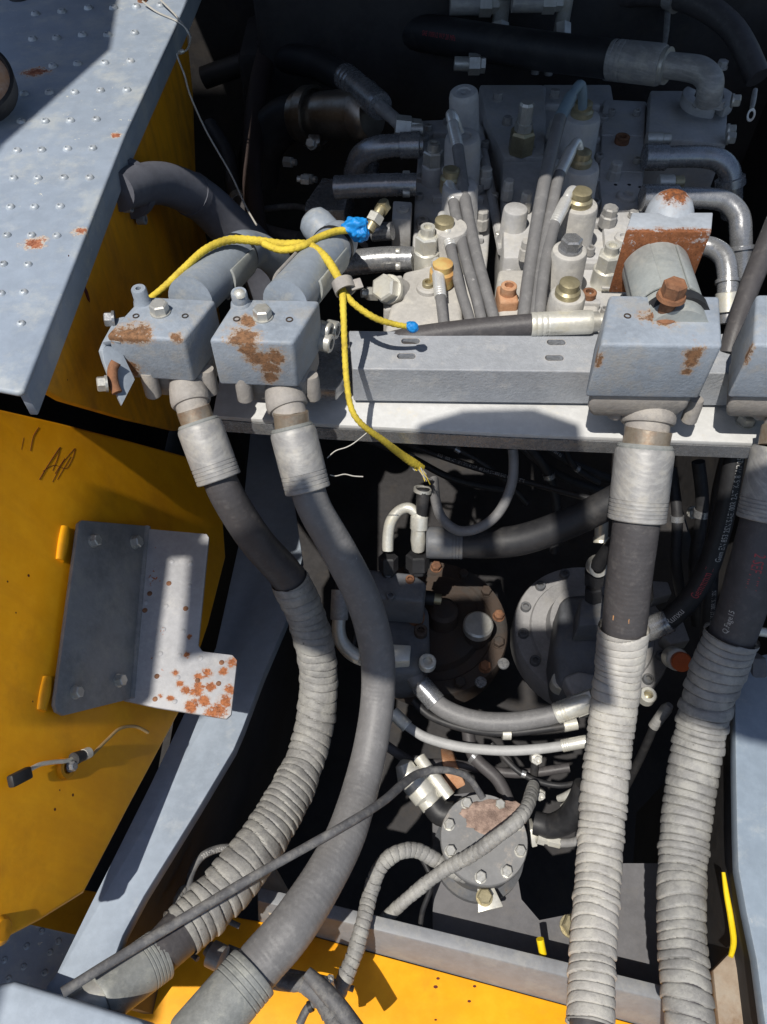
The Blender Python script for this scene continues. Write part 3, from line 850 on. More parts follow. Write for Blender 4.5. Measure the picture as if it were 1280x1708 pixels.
T.part('clamp_shell', arcshell(P0.lerp(P1, .25), P0.lerp(P1, .86), r, .0035, Vector((1, -.5, -.1)), .6), m_clamp, bevel=.001)
T.part('clamp_shell', arcshell(P0.lerp(P1, .2), P0.lerp(P1, .78), r, .0035, Vector((-1, .2, .55)), .32), m_castg, bevel=.001)
T.part('ring', MB().tube([(P1.lerp(P0, .04), r * 1.05), (P1.lerp(P0, .0), r * 1.05)], 28), m_black)
q0, q1 = X(575, 425, 1.05), X(528, 374, 1.05)
T.part('branch_tube', MB().tube([(q0, .0235), (q0.lerp(q1, .5), .0235), (q1, .0235), (q1 + (q1 - q0).normalized() * .010, .0205), (q1 + (q1 - q0).normalized() * .016, .013), (q1 + (q1 - q0).normalized() * .018, .003)], 28), m_pipe)

# ---- right block
T, cs, fr, mb3 = block('grey valve block at the right carrying a tall rusty bolt on top', ((1002, 574), (1206, 577), (1201, 493), (1017, 491)), ZT, .079,
                  lambda f: [(f(.79, .16), (.010, .02, .009)), (f(.80, .30), (.009, .02, .008)), (f(.80, .47), (.006, .02, .005)), (Z(1106, 528, ZT), (.021, .013, .02)), (f(.03, .3), (.004, .02, .01))], 'c')
p = Z(1108, 527, ZT)
sh = px(13, p)
T.part('bolt_shank', MB().lathe(p, ZUP, [(-.005, sh * 1.7), (.001, sh * 1.6), (.003, sh), (.026, sh)], 20), m_rustmetal)
bh = T.part('bolt_head', MB().lathe(p + ZUP * .024, ZUP, [(0, sh * 1.2), (.001, sh * 1.85), (.005, sh * 1.7), (.0051, sh * 1.2)], 24), m_rustmetal)
T.part('hex', MB().lathe(p + ZUP * .029, ZUP, [(0, sh * 1.5), (.013, sh * 1.5), (.015, sh * 1.25)], 6), m_rustmetal, parent=bh, ang=20)
holes(T, ((1047, 527), (1167, 531)), ZT, 10)
foot = [Vector((c_.x, c_.y, 0)) for c_ in cs]
nC = X(1078, 728, .925)
flange(T, foot, ZT - .079, X(1083, 684, .925), nC, 72, [X(1026, 690, .93), X(1150, 698, .93)])
# square flange plate and pipe behind
PY = .80
pt = [Vector((Z(u, 387, .135).x, Z(u, 387, .135).y, .135)) for u in (1044, 1187)]
y0, y1 = pt[0].y, Z(1115, 354, .135).y
T.part('square_flange', MB().prism([Vector((pt[0].x, y0, .135)), Vector((pt[1].x, y0, .135)), Vector((pt[1].x + .012, y1, .135)), Vector((pt[0].x + .015, y1, .135))], (0, 0, -.085)),
       mat('rust_face_plate', (.34, .37, .41), .5, var=.2, vscale=14, bump=.2, spots=[(Vector(((pt[0].x + pt[1].x) / 2, y0, .075)), (.16, .008, .11))], rust=((.24, .088, .035), (.16, .058, .022))), bevel=.0015)
xc = (pt[0].x + pt[1].x) / 2 - .003
pr = .037
b = MB()
prof = [(0, pr), (y0 - .69 + .02, pr)]
b.tube([(Vector((xc - .004, .66, .088)), pr), (Vector((xc, y0 + .001, .085)), pr)], 36, mod=lambda i, a, L: 1.0 if (abs(math.sin(a - .0)) < .0) else 1.0)
T.part('pipe', b, m_clamp)
for sgn in (-1, 1):
    T.part('pipe_rib', arcshell(Vector((xc - .004, .70, .088)), Vector((xc, y0 - .004, .085)), pr, .003, Vector((sgn * .9, 0, .75)), .48), m_clamp, bevel=.001)
T.part('pipe_end', MB().tube(spl([(Vector((xc + .014, y1 - .005, .098)), .029), (Vector((xc + .02, y1 + .016, .120)), .029), (Vector((xc + .023, y1 + .034, .126)), .022), (Vector((xc + .024, y1 + .041, .127)), .008)], 5), 28),
       mat('rusty_cap', (.36, .39, .43), .5, var=.2, vscale=14, bump=.2, spots=[(Vector((xc + .02, y1 + .020, .150)), (.022, .02, .010))]))
b = MB().tube([(Vector((xc, .68, .088)), pr * 1.06), (Vector((xc, .694, .088)), pr * 1.06)], 36)
T.part('ring', b, m_black)

# ---- block cut by the right edge
T, cs, fr, mb4 = block('grey valve block cut off by the right edge of the frame', ((1257, 575), (1450, 580), (1445, 492), (1262, 490)), ZT, .079,
                  lambda f: [(f(.0, .2), (.004, .02, .012))], 'd')
foot = [Vector((c_.x, c_.y, 0)) for c_ in cs]
flange(T, foot, ZT - .079, X(1325, 684, .92), X(1312, 724, .92), 76, [X(1268, 690, .93), X(1380, 700, .93)])
p = Z(1255, 575, ZT - .02)

# ================================================================== the four large hoses
def big_hose(label, lst, fa, fb, i_wrap, wrapmat, pitch, amp, seed, neck=None, end=None, hand=1):
    """lst: centre line; fa, fb: indices where the top ferrule ends; i_wrap: (first, last) list index under the spiral wrap"""
    T = Thing('hydraulic_hose', label, 'hose', X(*lst[0][:3]), 'large hydraulic hoses hanging from the valve blocks')
    return T
def rr(w_, t): return w_ * t / F / 2

LA = [(360, 784, .883, 56), (384, 835, .90, 58), (430, 905, .95, 58), (482, 965, 1.0, 58), (512, 1030, 1.04, 57), (530, 1110, 1.07, 57), (528, 1190, 1.075, 57), (508, 1270, 1.05, 60), (470, 1350, 1.0, 67), (415, 1435, .945, 74), (350, 1510, .90, 78), (300, 1558, .87, 77), (275, 1582, .855, 74), (225, 1626, .83, 74)]
LB = [(511, 806, .890, 58), (526, 850, .90, 58), (566, 920, .93, 59), (606, 1000, .97, 59), (628, 1080, 1.0, 58), (631, 1150, 1.01, 57), (623, 1220, 1.0, 57), (606, 1300, .98, 60), (578, 1390, .93, 66), (540, 1465, .89, 72), (488, 1545, .85, 80), (440, 1601, .831, 82), (400, 1648, .813, 82)]
LC = [(1064, 850, .930, 76), (1060, 885, .935, 76), (1050, 960, .955, 75), (1042, 1040, .985, 73), (1032, 1120, 1.01, 68), (1020, 1210, 1.02, 66), (1010, 1300, 1.01, 66), (1002, 1400, .98, 66), (995, 1500, .94, 67), (989, 1590, .90, 68), (985, 1670, .865, 64), (983, 1740, .84, 66), (984, 1900, .79, 68), (990, 2100, .74, 70)]
LD = [(1282, 850, .922, 80), (1274, 885, .928, 80), (1258, 940, .937, 78), (1236, 1020, .955, 76), (1208, 1095, .98, 73), (1183, 1160, .995, 73), (1166, 1235, 1.0, 71), (1151, 1320, .99, 70), (1141, 1410, .965, 69), (1137, 1500, .93, 68), (1139, 1590, .895, 69), (1147, 1660, .865, 64), (1155, 1740, .84, 66), (1175, 1900, .79, 68), (1210, 2100, .74, 70)]

# hose A
T = Thing('hydraulic_hose', 'leftmost large hose, dark above and spiral wrapped below, from the far left block', 'hose', X(*LA[0][:3]), 'large hydraulic hoses')
T.part('rubber', rubber(LA), m_rub)
T.part('spiral_wrap', sleeve([(u, v, t, wd * 1.10) for u, v, t, wd in LA[3:12]], .0125, .10, 3), m_wrap)
p1, p2 = X(332, 708, .875), X(366, 800, .885)
T.part('neck', MB().tube([(nA - Vector((0, 0, -.012)), rr(58, .85)), (p1, rr(58, .853))], 26), m_neck)
T.part('collar', MB().tube([(p1 - (p2 - p1) * .06, rr(66, .855)), (p1 - (p2 - p1) * .02, rr(72, .855)), (p1 + (p2 - p1) * .03, rr(70, .855))], 28), m_ferrg)
T.part('ferrule', ferrule(p1, p2, rr(77, .87), 4), m_ferr)
q1, q2 = X(166, 1667, .802), X(268, 1592, .853)
T.part('ferrule', ferrule(q1, q2, rr(86, .825), 5), m_ferrg)
T.part('swivel_nut', MB().tube([(X(128, 1692, .79), rr(66, .8)), (X(150, 1676, .797), rr(66, .8)), (X(152, 1675, .798), rr(74, .8)), (X(172, 1662, .805), rr(74, .8))], 24), m_zinc)
# hose B
T = Thing('hydraulic_hose', 'smooth bare black hose without wrap hanging from the second left block', 'hose', X(*LB[0][:3]), 'large hydraulic hoses')
T.part('rubber', rubber(LB), m_rubdusty)
p1, p2 = X(488, 716, .882), X(514, 818, .893)
T.part('neck', MB().tube([(nB + Vector((0, 0, .012)), rr(60, .86)), (p1, rr(60, .86))], 26), m_neck)
T.part('collar', MB().tube([(p1 - (p2 - p1) * .06, rr(68, .86)), (p1 - (p2 - p1) * .02, rr(74, .86)), (p1 + (p2 - p1) * .03, rr(72, .86))], 28), m_ferrg)
T.part('ferrule', ferrule(p1, p2, rr(78, .88), 4), m_ferr)
q1, q2 = X(316, 1746, .775), X(424, 1620, .824)
T.part('ferrule', ferrule(q1, q2, rr(98, .81), 4), m_ferrg)
# hose C
T = Thing('hydraulic_hose', 'pale spiral wrapped hose hanging from the block with the tall rusty bolt', 'hose', X(*LC[0][:3]), 'large hydraulic hoses')
T.part('rubber', rubber(LC), m_rub)
T.part('spiral_wrap', sleeve([(1041, 1046, .987, 82)] + [(u, v, t, wd * 1.12) for u, v, t, wd in LC[4:10]] + [(985, 1712, .85, 77)], .0112, .10, 11, hand=-1), m_wraplt)
p1, p2 = X(1076, 748, .92), X(1062, 868, .932)
T.part('neck', MB().tube([(nC + Vector((0, 0, .012)), rr(78, .89)), (p1, rr(78, .89))], 28), m_neck)
T.part('collar', MB().tube([(p1 - (p2 - p1) * .06, rr(88, .89)), (p1 - (p2 - p1) * .02, rr(94, .89)), (p1 + (p2 - p1) * .03, rr(92, .89))], 30), m_ferrg)
T.part('ferrule', ferrule(p1, p2, rr(98, .905), 5), m_ferr)
pc = pw(LC)
b = MB()
b.prism([X(u, v, .912) for u, v in ((1026, 1020), (1039, 1018), (1037, 1046), (1024, 1048))], TOCAM * .0006)
path = [(p, r_) for p, r_ in pc]
T.part('printed_mark', text_tube('I', path, .125, .03, Vector((-.45, -.5, .75)), squeeze=2.4, lift=1.01), m_tanlabel)
# hose D
T = Thing('hydraulic_hose', 'spiral wrapped hose with a red printed tag along the right edge', 'hose', X(*LD[0][:3]), 'large hydraulic hoses')
T.part('rubber', rubber(LD), m_rub)
T.part('spiral_wrap', sleeve([(1222, 1060, .968, 86)] + [(u, v, t, wd * 1.12) for u, v, t, wd in LD[5:11]] + [(1151, 1716, .85, 80)], .0115, .10, 23, hand=-1), m_wrap)
p1, p2 = X(1305, 748, .91), X(1278, 868, .925)
T.part('neck', MB().tube([(X(1312, 715, .91), rr(78, .91)), (p1, rr(78, .87))], 28), m_neck)
T.part('ferrule', ferrule(p1, p2, rr(98, .89), 5), m_ferr)
pd = pw(LD)
fc = Vector((-.3, -.55, .8))
T.part('red_tag', text_tube('2 SEF / III /', pd, .05, .018, fc, squeeze=.55), m_redprint, label='red printed tag band')
T.part('print', text_tube('Q.Fage15', list(reversed(pw(LD[:13]))), .50, .010, Vector((-.75, -.4, .6)), squeeze=.8), m_print)
T.part('red_tag', text_tube('HIL', list(reversed(pw(LD[:13]))), .45, .014, fc, squeeze=.8), m_redprint)

# ================================================================== yellow braided cable with blue plugs
T = Thing('braided_cable', 'yellow braided cable draped over the two left pipes, with blue plugs', 'cable', X(400, 398, .93))
y1_ = [(248, 500, .89, 11.2), (275, 478, .88, 11.2), (310, 445, .885, 12.0), (345, 415, .905, 12.9), (385, 400, .925, 13.8), (430, 402, .935, 14.6), (470, 407, .94, 13.8), (512, 408, .93, 13.8), (538, 424, .915, 13.8), (556, 448, .90, 14.6), (570, 478, .885, 12.9), (573, 520, .88, 11.2), (575, 575, .885, 10.3), (578, 630, .89, 10.3), (586, 680, .895, 10.3), (604, 708, .905, 10.3), (640, 735, .94, 11.2), (668, 757, .99, 12.9), (690, 772, 1.02, 14.6), (706, 780, 1.04, 8.6)]
def braid(i, a, L):
    return 1 + .05 * math.sin(a * 3 + L * 900) + .05 * math.sin(a * 3 - L * 900)
T.part('main_lead', MB().tube(resample(pw(y1_, 10), .0022), 14, mod=braid), m_ybraid)
T.part('branch_lead', MB().tube(resample(pw([(440, 406, .93, 13), (470, 417, .925, 12), (505, 410, .92, 12), (530, 397, .935, 12), (560, 386, .95, 12), (592, 383, .965, 12)], 10), .0022), 12, mod=braid), m_ybraid)
T.part('branch_lead', MB().tube(resample(pw([(572, 485, .885, 12), (592, 508, .89, 11), (625, 530, .90, 11), (655, 540, .91, 10), (682, 545, .92, 9)], 10), .0022), 12, mod=braid), m_ybraid)
def wad(c, r, sq):
    b = MB()
    bmesh.ops.create_icosphere(b.bm, subdivisions=5, radius=r)
    for v_ in b.bm.verts:
        n_ = mn.noise(v_.co * 110) * .5 + mn.noise(v_.co * 260) * .14 + abs(mn.noise(v_.co * 170)) * .22
        v_.co = c + Vector((v_.co.x * sq, v_.co.y, v_.co.z)) * (1 + n_)
    return b
T.part('blue_plug', wad(X(597, 381, .965), .0125, 1.25), m_blue, ang=180)
T.part('blue_plug', wad(X(686, 545, .918), .0062, 1.2), m_blue, ang=180)
c = X(574, 478, .882)
ax = (X(582, 500, .882) - X(566, 458, .89)).normalized()
T.part('hose_clip', MB().annulus(c - ax * .007, ax, [(0, .0105), (0, .0125), (.014, .0125), (.014, .0105)], 24), m_castg)
T.part('clip_ear', MB().box(c + Vector((.014, 0, .003)), Vector((1, .2, .2)), ax, ax.cross(Vector((1, .2, .2))), .014, .013, .003), m_castg, bevel=.001)
for s in range(7):
    a0 = X(684 + s * 3, 768 + s * 2, 1.025)
    T.part('frayed_strand', MB().tube(spl([(a0, .0011), (a0 + Vector((.006 + .003 * random.random(), random.uniform(-.01, .004), -.010)), .0009), (a0 + Vector((.012 + .006 * random.random(), random.uniform(-.02, .01), -.016)), .0006)], 4), 5), m_ybraid if s % 2 else m_wire)
T = Thing('hair_wire', 'thin bright wire strands curling out beside the second hose ferrule', 'wire', X(545, 790, .93))
T.part('strand', hose([(546, 764, .92, 2), (560, 752, .92, 2), (578, 746, .92, 2), (592, 738, .92, 2), (612, 722, .915, 2)], 6, 5), m_wire)
T.part('strand', hose([(551, 792, .92, 2), (560, 794, .92, 2), (575, 791, .92, 2), (590, 794, .92, 2), (606, 795, .92, 2)], 6, 5), m_wire)
# ================================================================== control valve at the rear
ZV = -.03
def vcyl(u, v, zt, wpx, zb=ZV, lean=(0, 0)):
    """upright cylinder whose top centre shows at (u, v): returns top, bottom, radius"""
    tpt = Z(u, v, zt)
    return tpt, Vector((tpt.x + lean[0], tpt.y + lean[1], zb)), px(wpx, tpt) / 2
T = Thing('control_valve', 'dusty grey hydraulic control valve with rows of capped spools behind the beam', 'valve', Z(850, 450, ZV - .2))
body_l = [(702, 200), (800, 195), (824, 300), (815, 420), (800, 560), (690, 560), (688, 420), (694, 300)]
T.part('left_body', MB().prism([Z(u, v, ZV) for u, v in body_l], (0, 0, -.11)), m_valve, bevel=.005, segs=3)
body_r = [(905, 140), (1020, 140), (1024, 165), (1080, 168), (1078, 240), (1074, 300), (1070, 420), (1064, 560), (870, 560), (872, 430), (890, 300)]
T.part('right_body', MB().prism([Z(u, v, ZV + .004) for u, v in body_r], (0, 0, -.11)), m_valve, bevel=.005, segs=3)
T.part('rear_body', MB().prism([Z(u, v, ZV + .02) for u, v in ((800, 140), (908, 140), (912, 195), (908, 262), (840, 262), (812, 200))], (0, 0, -.11)), m_valve, bevel=.005)
T.part('step_body', MB().prism([Z(u, v, ZV + .028) for u, v in ((838, 268), (912, 268), (900, 380), (890, 430), (840, 430))], (0, 0, -.11)), m_valve, bevel=.004)
T.part('cover_plate', MB().prism([Z(u, v, ZV + .014) for u, v in ((1008, 165), (1078, 172), (1072, 300), (1066, 400), (1010, 415), (1000, 300))], (0, 0, -.02)), m_valve, bevel=.003)
# parting lines between the stacked sections
for v in (225, 285, 350, 415, 480):
    a_, b_ = Z(1000, v, ZV + .0145), Z(1076, v + 2, ZV + .0145)
    T.part('section_joint', MB().box((a_ + b_) / 2 + Vector((0, 0, .0)), b_ - a_, Vector((0, 1, 0)), ZUP, (b_ - a_).length * .9, .0035, .003), m_valve, bevel=.001)
def spool_cap(u, v, zt, wpx, m, zb=ZV, lean=(0, 0), dish=True, step=True):
    t_, b_, r_ = vcyl(u, v, zt, wpx, zb, lean)
    L = (t_ - b_).length
    prof = [(0, r_ * 1.22), (L * .12, r_ * 1.2), (L * .2, r_ * 1.06), (L * .92, r_), (L * .98, r_ * .93), (L, r_ * .82)]
    if dish:
        prof += [(L, r_ * .5), (L - .003, r_ * .46), (L - .003, r_ * .18), (L - .007, r_ * .15), (L - .007, 0)]
    T.part('spool_cap', MB().lathe(b_, t_ - b_, prof, 30), m)
    return t_, r_
spool_cap(774, 152, .085, 50, m_valve, lean=(.012, .01))
spool_cap(772, 226, .06, 60, m_valve, lean=(.006, .004))
spool_cap(768, 308, .05, 60, m_valve, lean=(.005, .004))
spool_cap(752, 378, .035, 58, m_cast, lean=(.004, .004), dish=False)
spool_cap(861, 347, .028, 42, m_valve, lean=(0, 0), dish=False, zb=ZV + .0)
spool_cap(972, 192, .055, 62, m_valve, lean=(.002, .002), dish=False)
spool_cap(970, 275, .05, 62, m_valve, lean=(.002, .002), dish=False)
spool_cap(968, 340, .045, 62, m_cast, lean=(.001, .001), dish=False)
tt, rc = spool_cap(951, 416, .045, 60, m_cast, lean=(.002, .002), dish=False)
T.put('bolt', 'bolt', tt, ZUP, rc * 1.05, m_tube)
tt, rc = spool_cap(948, 490, .03, 60, m_cast, lean=(.0, .0), dish=False)
# brass hex union on the rear body
t_, b_, r_ = vcyl(880, 170, .07, 30, ZV + .02)
h_ = T.part('union', MB().lathe(Vector((t_.x, t_.y, .0)), ZUP, [(-.01, r_ * 1.5), (.022, r_ * 1.5), (.026, r_ * 1.3)], 6), m_brass, ang=20)
T.part('union_nut', MB().lathe(Vector((t_.x, t_.y, .026)), ZUP, [(0, r_ * 1.05), (.012, r_ * 1.05), (.012, r_ * .85), (.04, r_ * .85), (.044, r_ * .7)], 8), m_zinc, ang=20)
# hex plugs
def hexplug(u, v, z, s, m, m2=None):
    p = Z(u, v, z)
    T.part('plug_base', MB().lathe(p, ZUP, [(-.03, px(s, p) * .56), (.0, px(s, p) * .56), (.002, px(s, p) * .5)], 24), m)
    T.put('hex_plug', 'nut', p + ZUP * .001, ZUP, px(s, p) * .92, m2 or m, spin=.2)
hexplug(712, 418, .005, 38, m_cream)
hexplug(722, 275, .0, 32, m_valve, m_zinc)
hexplug(1012, 448, .0, 38, m_cream)
for u, v, s in ((1005, 205, 16), (998, 268, 15), (992, 345, 15), (984, 422, 15), (815, 172, 12), (809, 245, 13), (801, 316, 13), (977, 498, 16), (1012, 130, 14), (893, 120, 14), (915, 122, 14)):
    p = Z(u, v, ZV + .008)
    T.put('bolt', 'socket', p, ZUP, px(s, p), m_ferr, h=1.4)
for u, v in ((1037, 237), (982, 495)):
    p = Z(u, v, ZV + .015)
    T.put('plug', 'socket', p, ZUP, px(24, p), m_rustmetal, h=.8)
for u, v in ((1027, 308), (1050, 308), (1068, 312)):
    p = Z(u, v, ZV + .0145)
    T.put('hole', 'disc', p, ZUP, px(6, p), m_black, h=.2)
for u, v, z_, s_ in ((830, 165, .022, 14), (846, 205, .022, 14), (925, 160, .006, 14), (935, 215, .006, 13), (905, 300, .006, 12), (918, 250, .006, 12), (715, 215, -.028, 12), (745, 205, -.028, 11), (700, 330, -.028, 13), (702, 380, -.028, 13), (825, 330, -.028, 11), (832, 395, -.028, 11), (1062, 190, -.014, 12), (1020, 190, -.014, 12), (1062, 270, -.014, 12), (1055, 360, -.014, 12), (1022, 372, -.014, 12), (1045, 445, -.024, 13), (1040, 500, -.024, 13), (1008, 520, -.024, 13)):
    p = Z(u, v, z_)
    T.put('bolt', 'bolt' if (u + v) % 2 else 'socket', p, ZUP, px(s_, p), m_ferr if (u + v) % 3 else m_zinc, h=1.1, spin=u)
for v in (232, 300, 372):          # drilled galleries closed by large plugs on the left section
    p = Z(705, v, ZV)
    T.part('gallery_plug', MB().lathe(p, ZUP, [(-.01, px(11, p)), (.006, px(11, p)), (.008, px(9, p)), (.008, px(4, p)), (.003, px(4, p)), (.003, 0)], 20), m_ferr)
for (u0, v0), (u1, v1) in (((800, 215), (838, 420)), ((845, 440), (868, 545)), ((905, 150), (892, 300))):
    a_, b_ = Z(u0, v0, ZV + .002), Z(u1, v1, ZV + .002)
    T.part('cast_rib', MB().tube([(a_, .007), (a_.lerp(b_, .5), .008), (b_, .007)], 10), m_valve)
for u, v, w_ in ((1046, 330, 34), (1040, 400, 30)):
    p = Z(u, v, ZV + .013)
    T.part('port_boss', MB().lathe(p, ZUP, [(-.004, px(w_, p) * .55), (.005, px(w_, p) * .5), (.007, px(w_, p) * .42), (.007, px(w_, p) * .25), (.002, px(w_, p) * .22), (.002, 0)], 24), m_valve)
p = Z(873, 235, ZV + .0205)
T.part('name_plate', MB().box(p + ZUP * .0004, (1, 0, 0), (0, 1, 0), ZUP, .034, .05, .0012), m_zinc)
for v in (178, 232, 300, 372, 440, 506):
    a_, b_ = Z(906, v, ZV + .008), Z(1000, v + 3, ZV + .008)
    T.part('section_rib', MB().box((a_ + b_) / 2, b_ - a_, Vector((0, 1, 0)), ZUP, (b_ - a_).length, .011, .014), m_valve, bevel=.002)
for v in (224, 262, 332, 398):
    a_, b_ = Z(722, v, ZV + .004), Z(806, v + 2, ZV + .004)
    T.part('section_rib', MB().box((a_ + b_) / 2, b_ - a_, Vector((0, 1, 0)), ZUP, (b_ - a_).length, .010, .012), m_valve, bevel=.002)
for u, v, w_, z_ in ((930, 200, 24, .02), (928, 270, 24, .018), (922, 335, 22, .016), (915, 400, 22, .014), (812, 280, 20, .01), (806, 350, 20, .01), (1020, 345, 26, .012), (1030, 270, 20, .012), (850, 300, 18, .03), (880, 320, 18, .03), (880, 400, 18, .03)):
    p = Z(u, v, z_)
    T.part('port_plug', MB().lathe(p - ZUP * .03, ZUP, [(0, px(w_, p) * .6), (.016, px(w_, p) * .58), (.018, px(w_, p) * .5), (.028, px(w_, p) * .5), (.03, px(w_, p) * .42)], 8), m_ferr if (u + v) % 2 else m_cast, ang=25)
# sunlit casting, front left
cz = -.008
cast = [(672, 452), (700, 446), (745, 428), (768, 470), (776, 560), (640, 560), (652, 505), (672, 498)]
T.part('front_casting', MB().prism([Z(u, v, cz) for u, v in cast], (0, 0, -.09)), m_cast, bevel=.007, segs=3)
T.part('side_casting', MB().prism([Z(u, v, cz - .012) for u, v in ((640, 462), (672, 456), (676, 512), (640, 516))], (0, 0, -.08)), m_cast, bevel=.005, segs=3)
p = Z(650, 483, cz + .006)
T.part('boss', MB().lathe(p, Vector((-.5, -.6, .65)), [(-.03, px(46, p) / 2), (0, px(46, p) / 2), (.002, px(40, p) / 2)], 26), m_cast)
T.put('hex_cap', 'bolt', p, Vector((-.5, -.6, .65)), px(38, p), m_cream, spin=.4)
p = Z(628, 490, cz - .01)
T.put('small_fitting', 'nut', p, Vector((-1, -.2, .2)), .017, m_zinc)
p = Z(714, 482, cz + .001)
T.part('boss', MB().lathe(p, ZUP, [(-.01, px(20, p)), (.004, px(19, p)), (.006, px(16, p)), (.006, px(6, p)), (0, px(5, p)), (0, 0)], 26), m_cast)
T.put('plug', 'socket', p + ZUP * .003, ZUP, px(20, p), m_brass)
# right-hand casting behind the right pilot hoses, with a rusty square boss
T.part('front_casting', MB().prism([Z(u, v, cz - .006) for u, v in ((832, 448), (880, 448), (905, 470), (910, 560), (840, 560), (826, 490))], (0, 0, -.09)), m_cast, bevel=.006, segs=3)
p = Z(847, 492, cz + .006)
T.part('rusty_boss', MB().box(p - ZUP * .012, Vector((1, .05, 0)), Vector((-.05, 1, 0)), ZUP, px(32, p), px(46, p), .03), m_rustc if 'm_rustc' in globals() else mat('rust_pale', (.46, .26, .15), .75, var=.4, vscale=40, second=(.34, .15, .07), dirt=(.5, .40, .3), dirt_amt=.3, bump=.3), bevel=.004, segs=3)
T.put('plug', 'socket', p + ZUP * .004, ZUP, px(27, p), MATS['rust_pale'])
T.part('front_casting', MB().prism([Z(u, v, cz - .012) for u, v in ((900, 470), (1000, 500), (1000, 560), (905, 560))], (0, 0, -.09)), m_cast, bevel=.006, segs=3)

# ---- pilot hoses: each with its swivel elbow and ferrule
m_silver = mat('bright_ferrule', (.74, .73, .70), .32, metal=.5, var=.15, vscale=40, dirt=(.5, .46, .38), dirt_amt=.25, dirt_scale=70, bump=.1)
def pilot(label, elbow, fer, line, wd, mh, mf=m_cream, nut=None, nutm=m_brass):
    T = Thing('pilot_hose', label, 'hose', X(*line[-1][:3]), 'thin pilot hoses on the control valve')
    if nut:
        p, z, s = nut
        q = Z(*p, z)
        T.part('swivel_nut', MB().lathe(q, ZUP, [(-.02, px(s, q) * .62), (.0, px(s, q) * .62), (.003, px(s, q) * .5), (.012, px(s, q) * .5), (.014, px(s, q) * .36)], 20), nutm, ang=30)
    T.part('elbow', hose(elbow, 6, 14), mf)
    (u0, v0, t0), (u1, v1, t1), w_ = fer
    T.part('ferrule', ferrule(X(u0, v0, t0), X(u1, v1, t1), rr(w_, (t0 + t1) / 2), 3, 18), mf)
    ln = [(u1 - (line[0][0] - u1) * .05, v1, t1, wd)] + [(u, v, t, wd) for u, v, t in line]
    T.part('rubber', hose(ln, 8, 14, .02), mh)
pilot('thin pilot hose from the rearmost left spool cap', [(768, 222, 1.17, 14), (760, 200, 1.155, 15), (752, 190, 1.15, 16), (753, 200, 1.145, 15), (756, 210, 1.145, 14)], ((755, 206, 1.145), (764, 246, 1.13), 20), [(768, 275, 1.12), (778, 345, 1.09), (795, 425, 1.055), (814, 495, 1.02), (828, 545, 1.0)], 20, m_rubdusty, m_silver)
pilot('thin pilot hose second from the rear in the left bundle', [(760, 300, 1.13, 14), (752, 288, 1.125, 15), (745, 284, 1.12, 16), (746, 292, 1.115, 15), (748, 300, 1.115, 14)], ((747, 298, 1.115), (757, 336, 1.10), 20), [(762, 365, 1.085), (775, 425, 1.055), (792, 485, 1.025), (806, 545, 1.0)], 19, m_rubdusty, m_silver, nut=((752, 296), .05, 28))
pilot('thin pilot hose third from the rear in the left bundle', [(750, 378, 1.09, 14), (744, 364, 1.085, 15), (738, 360, 1.08, 16), (740, 368, 1.075, 15), (742, 378, 1.075, 14)], ((742, 374, 1.075), (752, 412, 1.06), 20), [(757, 435, 1.05), (768, 482, 1.03), (780, 520, 1.01), (788, 548, 1.0)], 18, m_rubdusty, m_silver, nut=((741, 380), .03, 32))
pilot('short pilot hose with an orange marked elbow beside the big hex cap', [(742, 452, 1.05, 15), (734, 440, 1.045, 16), (728, 438, 1.04, 17), (729, 448, 1.035, 16), (731, 460, 1.035, 15)], ((731, 456, 1.035), (735, 496, 1.02), 21), [(737, 512, 1.012), (741, 545, 1.0)], 18, m_rubdusty, m_silver, nut=((738, 452), .015, 34), nutm=mat('orange_brass', (.45, .22, .07), .6, var=.4, vscale=60, second=(.5, .40, .15)))
pilot('thin pilot hose from the rearmost right spool fitting', [(972, 180, 1.18, 15), (972, 155, 1.16, 16), (968, 142, 1.15, 17), (958, 152, 1.145, 15), (950, 166, 1.14, 14)], ((953, 160, 1.14), (934, 198, 1.125), 21), [(926, 230, 1.11), (907, 310, 1.08), (890, 410, 1.045), (877, 500, 1.01), (872, 545, .995)], 22, m_rubdusty, mat('ferrule_blue', (.16, .22, .26), .45, var=.2), nut=((972, 184), .062, 30))
pilot('thin pilot hose second from the rear in the right bundle', [(968, 262, 1.13, 14), (966, 245, 1.12, 15), (962, 238, 1.115, 16), (956, 246, 1.11, 15), (952, 254, 1.11, 14)], ((953, 250, 1.11), (934, 290, 1.095), 20), [(928, 312, 1.085), (913, 385, 1.055), (899, 465, 1.025), (890, 545, .995)], 20, m_rubdusty, m_silver, nut=((970, 266), .057, 30))
pilot('thin pilot hose third from the rear in the right bundle', [(966, 345, 1.09, 16), (962, 326, 1.08, 17), (955, 318, 1.075, 17), (947, 328, 1.07, 16), (943, 338, 1.07, 15)], ((945, 334, 1.07), (925, 374, 1.055), 21), [(919, 398, 1.045), (909, 445, 1.025), (902, 500, 1.005), (899, 545, .99)], 20, m_rubdusty, m_silver, nut=((968, 332), .052, 34))
pilot('short pilot hose under the sunlit hex cap beside the right bundle', [(946, 490, 1.025, 15), (944, 478, 1.02, 16), (940, 472, 1.015, 17), (938, 480, 1.01, 16), (938, 490, 1.01, 15)], ((938, 486, 1.01), (938, 520, 1.0), 20), [(938, 535, .995), (938, 555, .99)], 18, m_rubdusty, m_silver, nut=((948, 484), .037, 34))

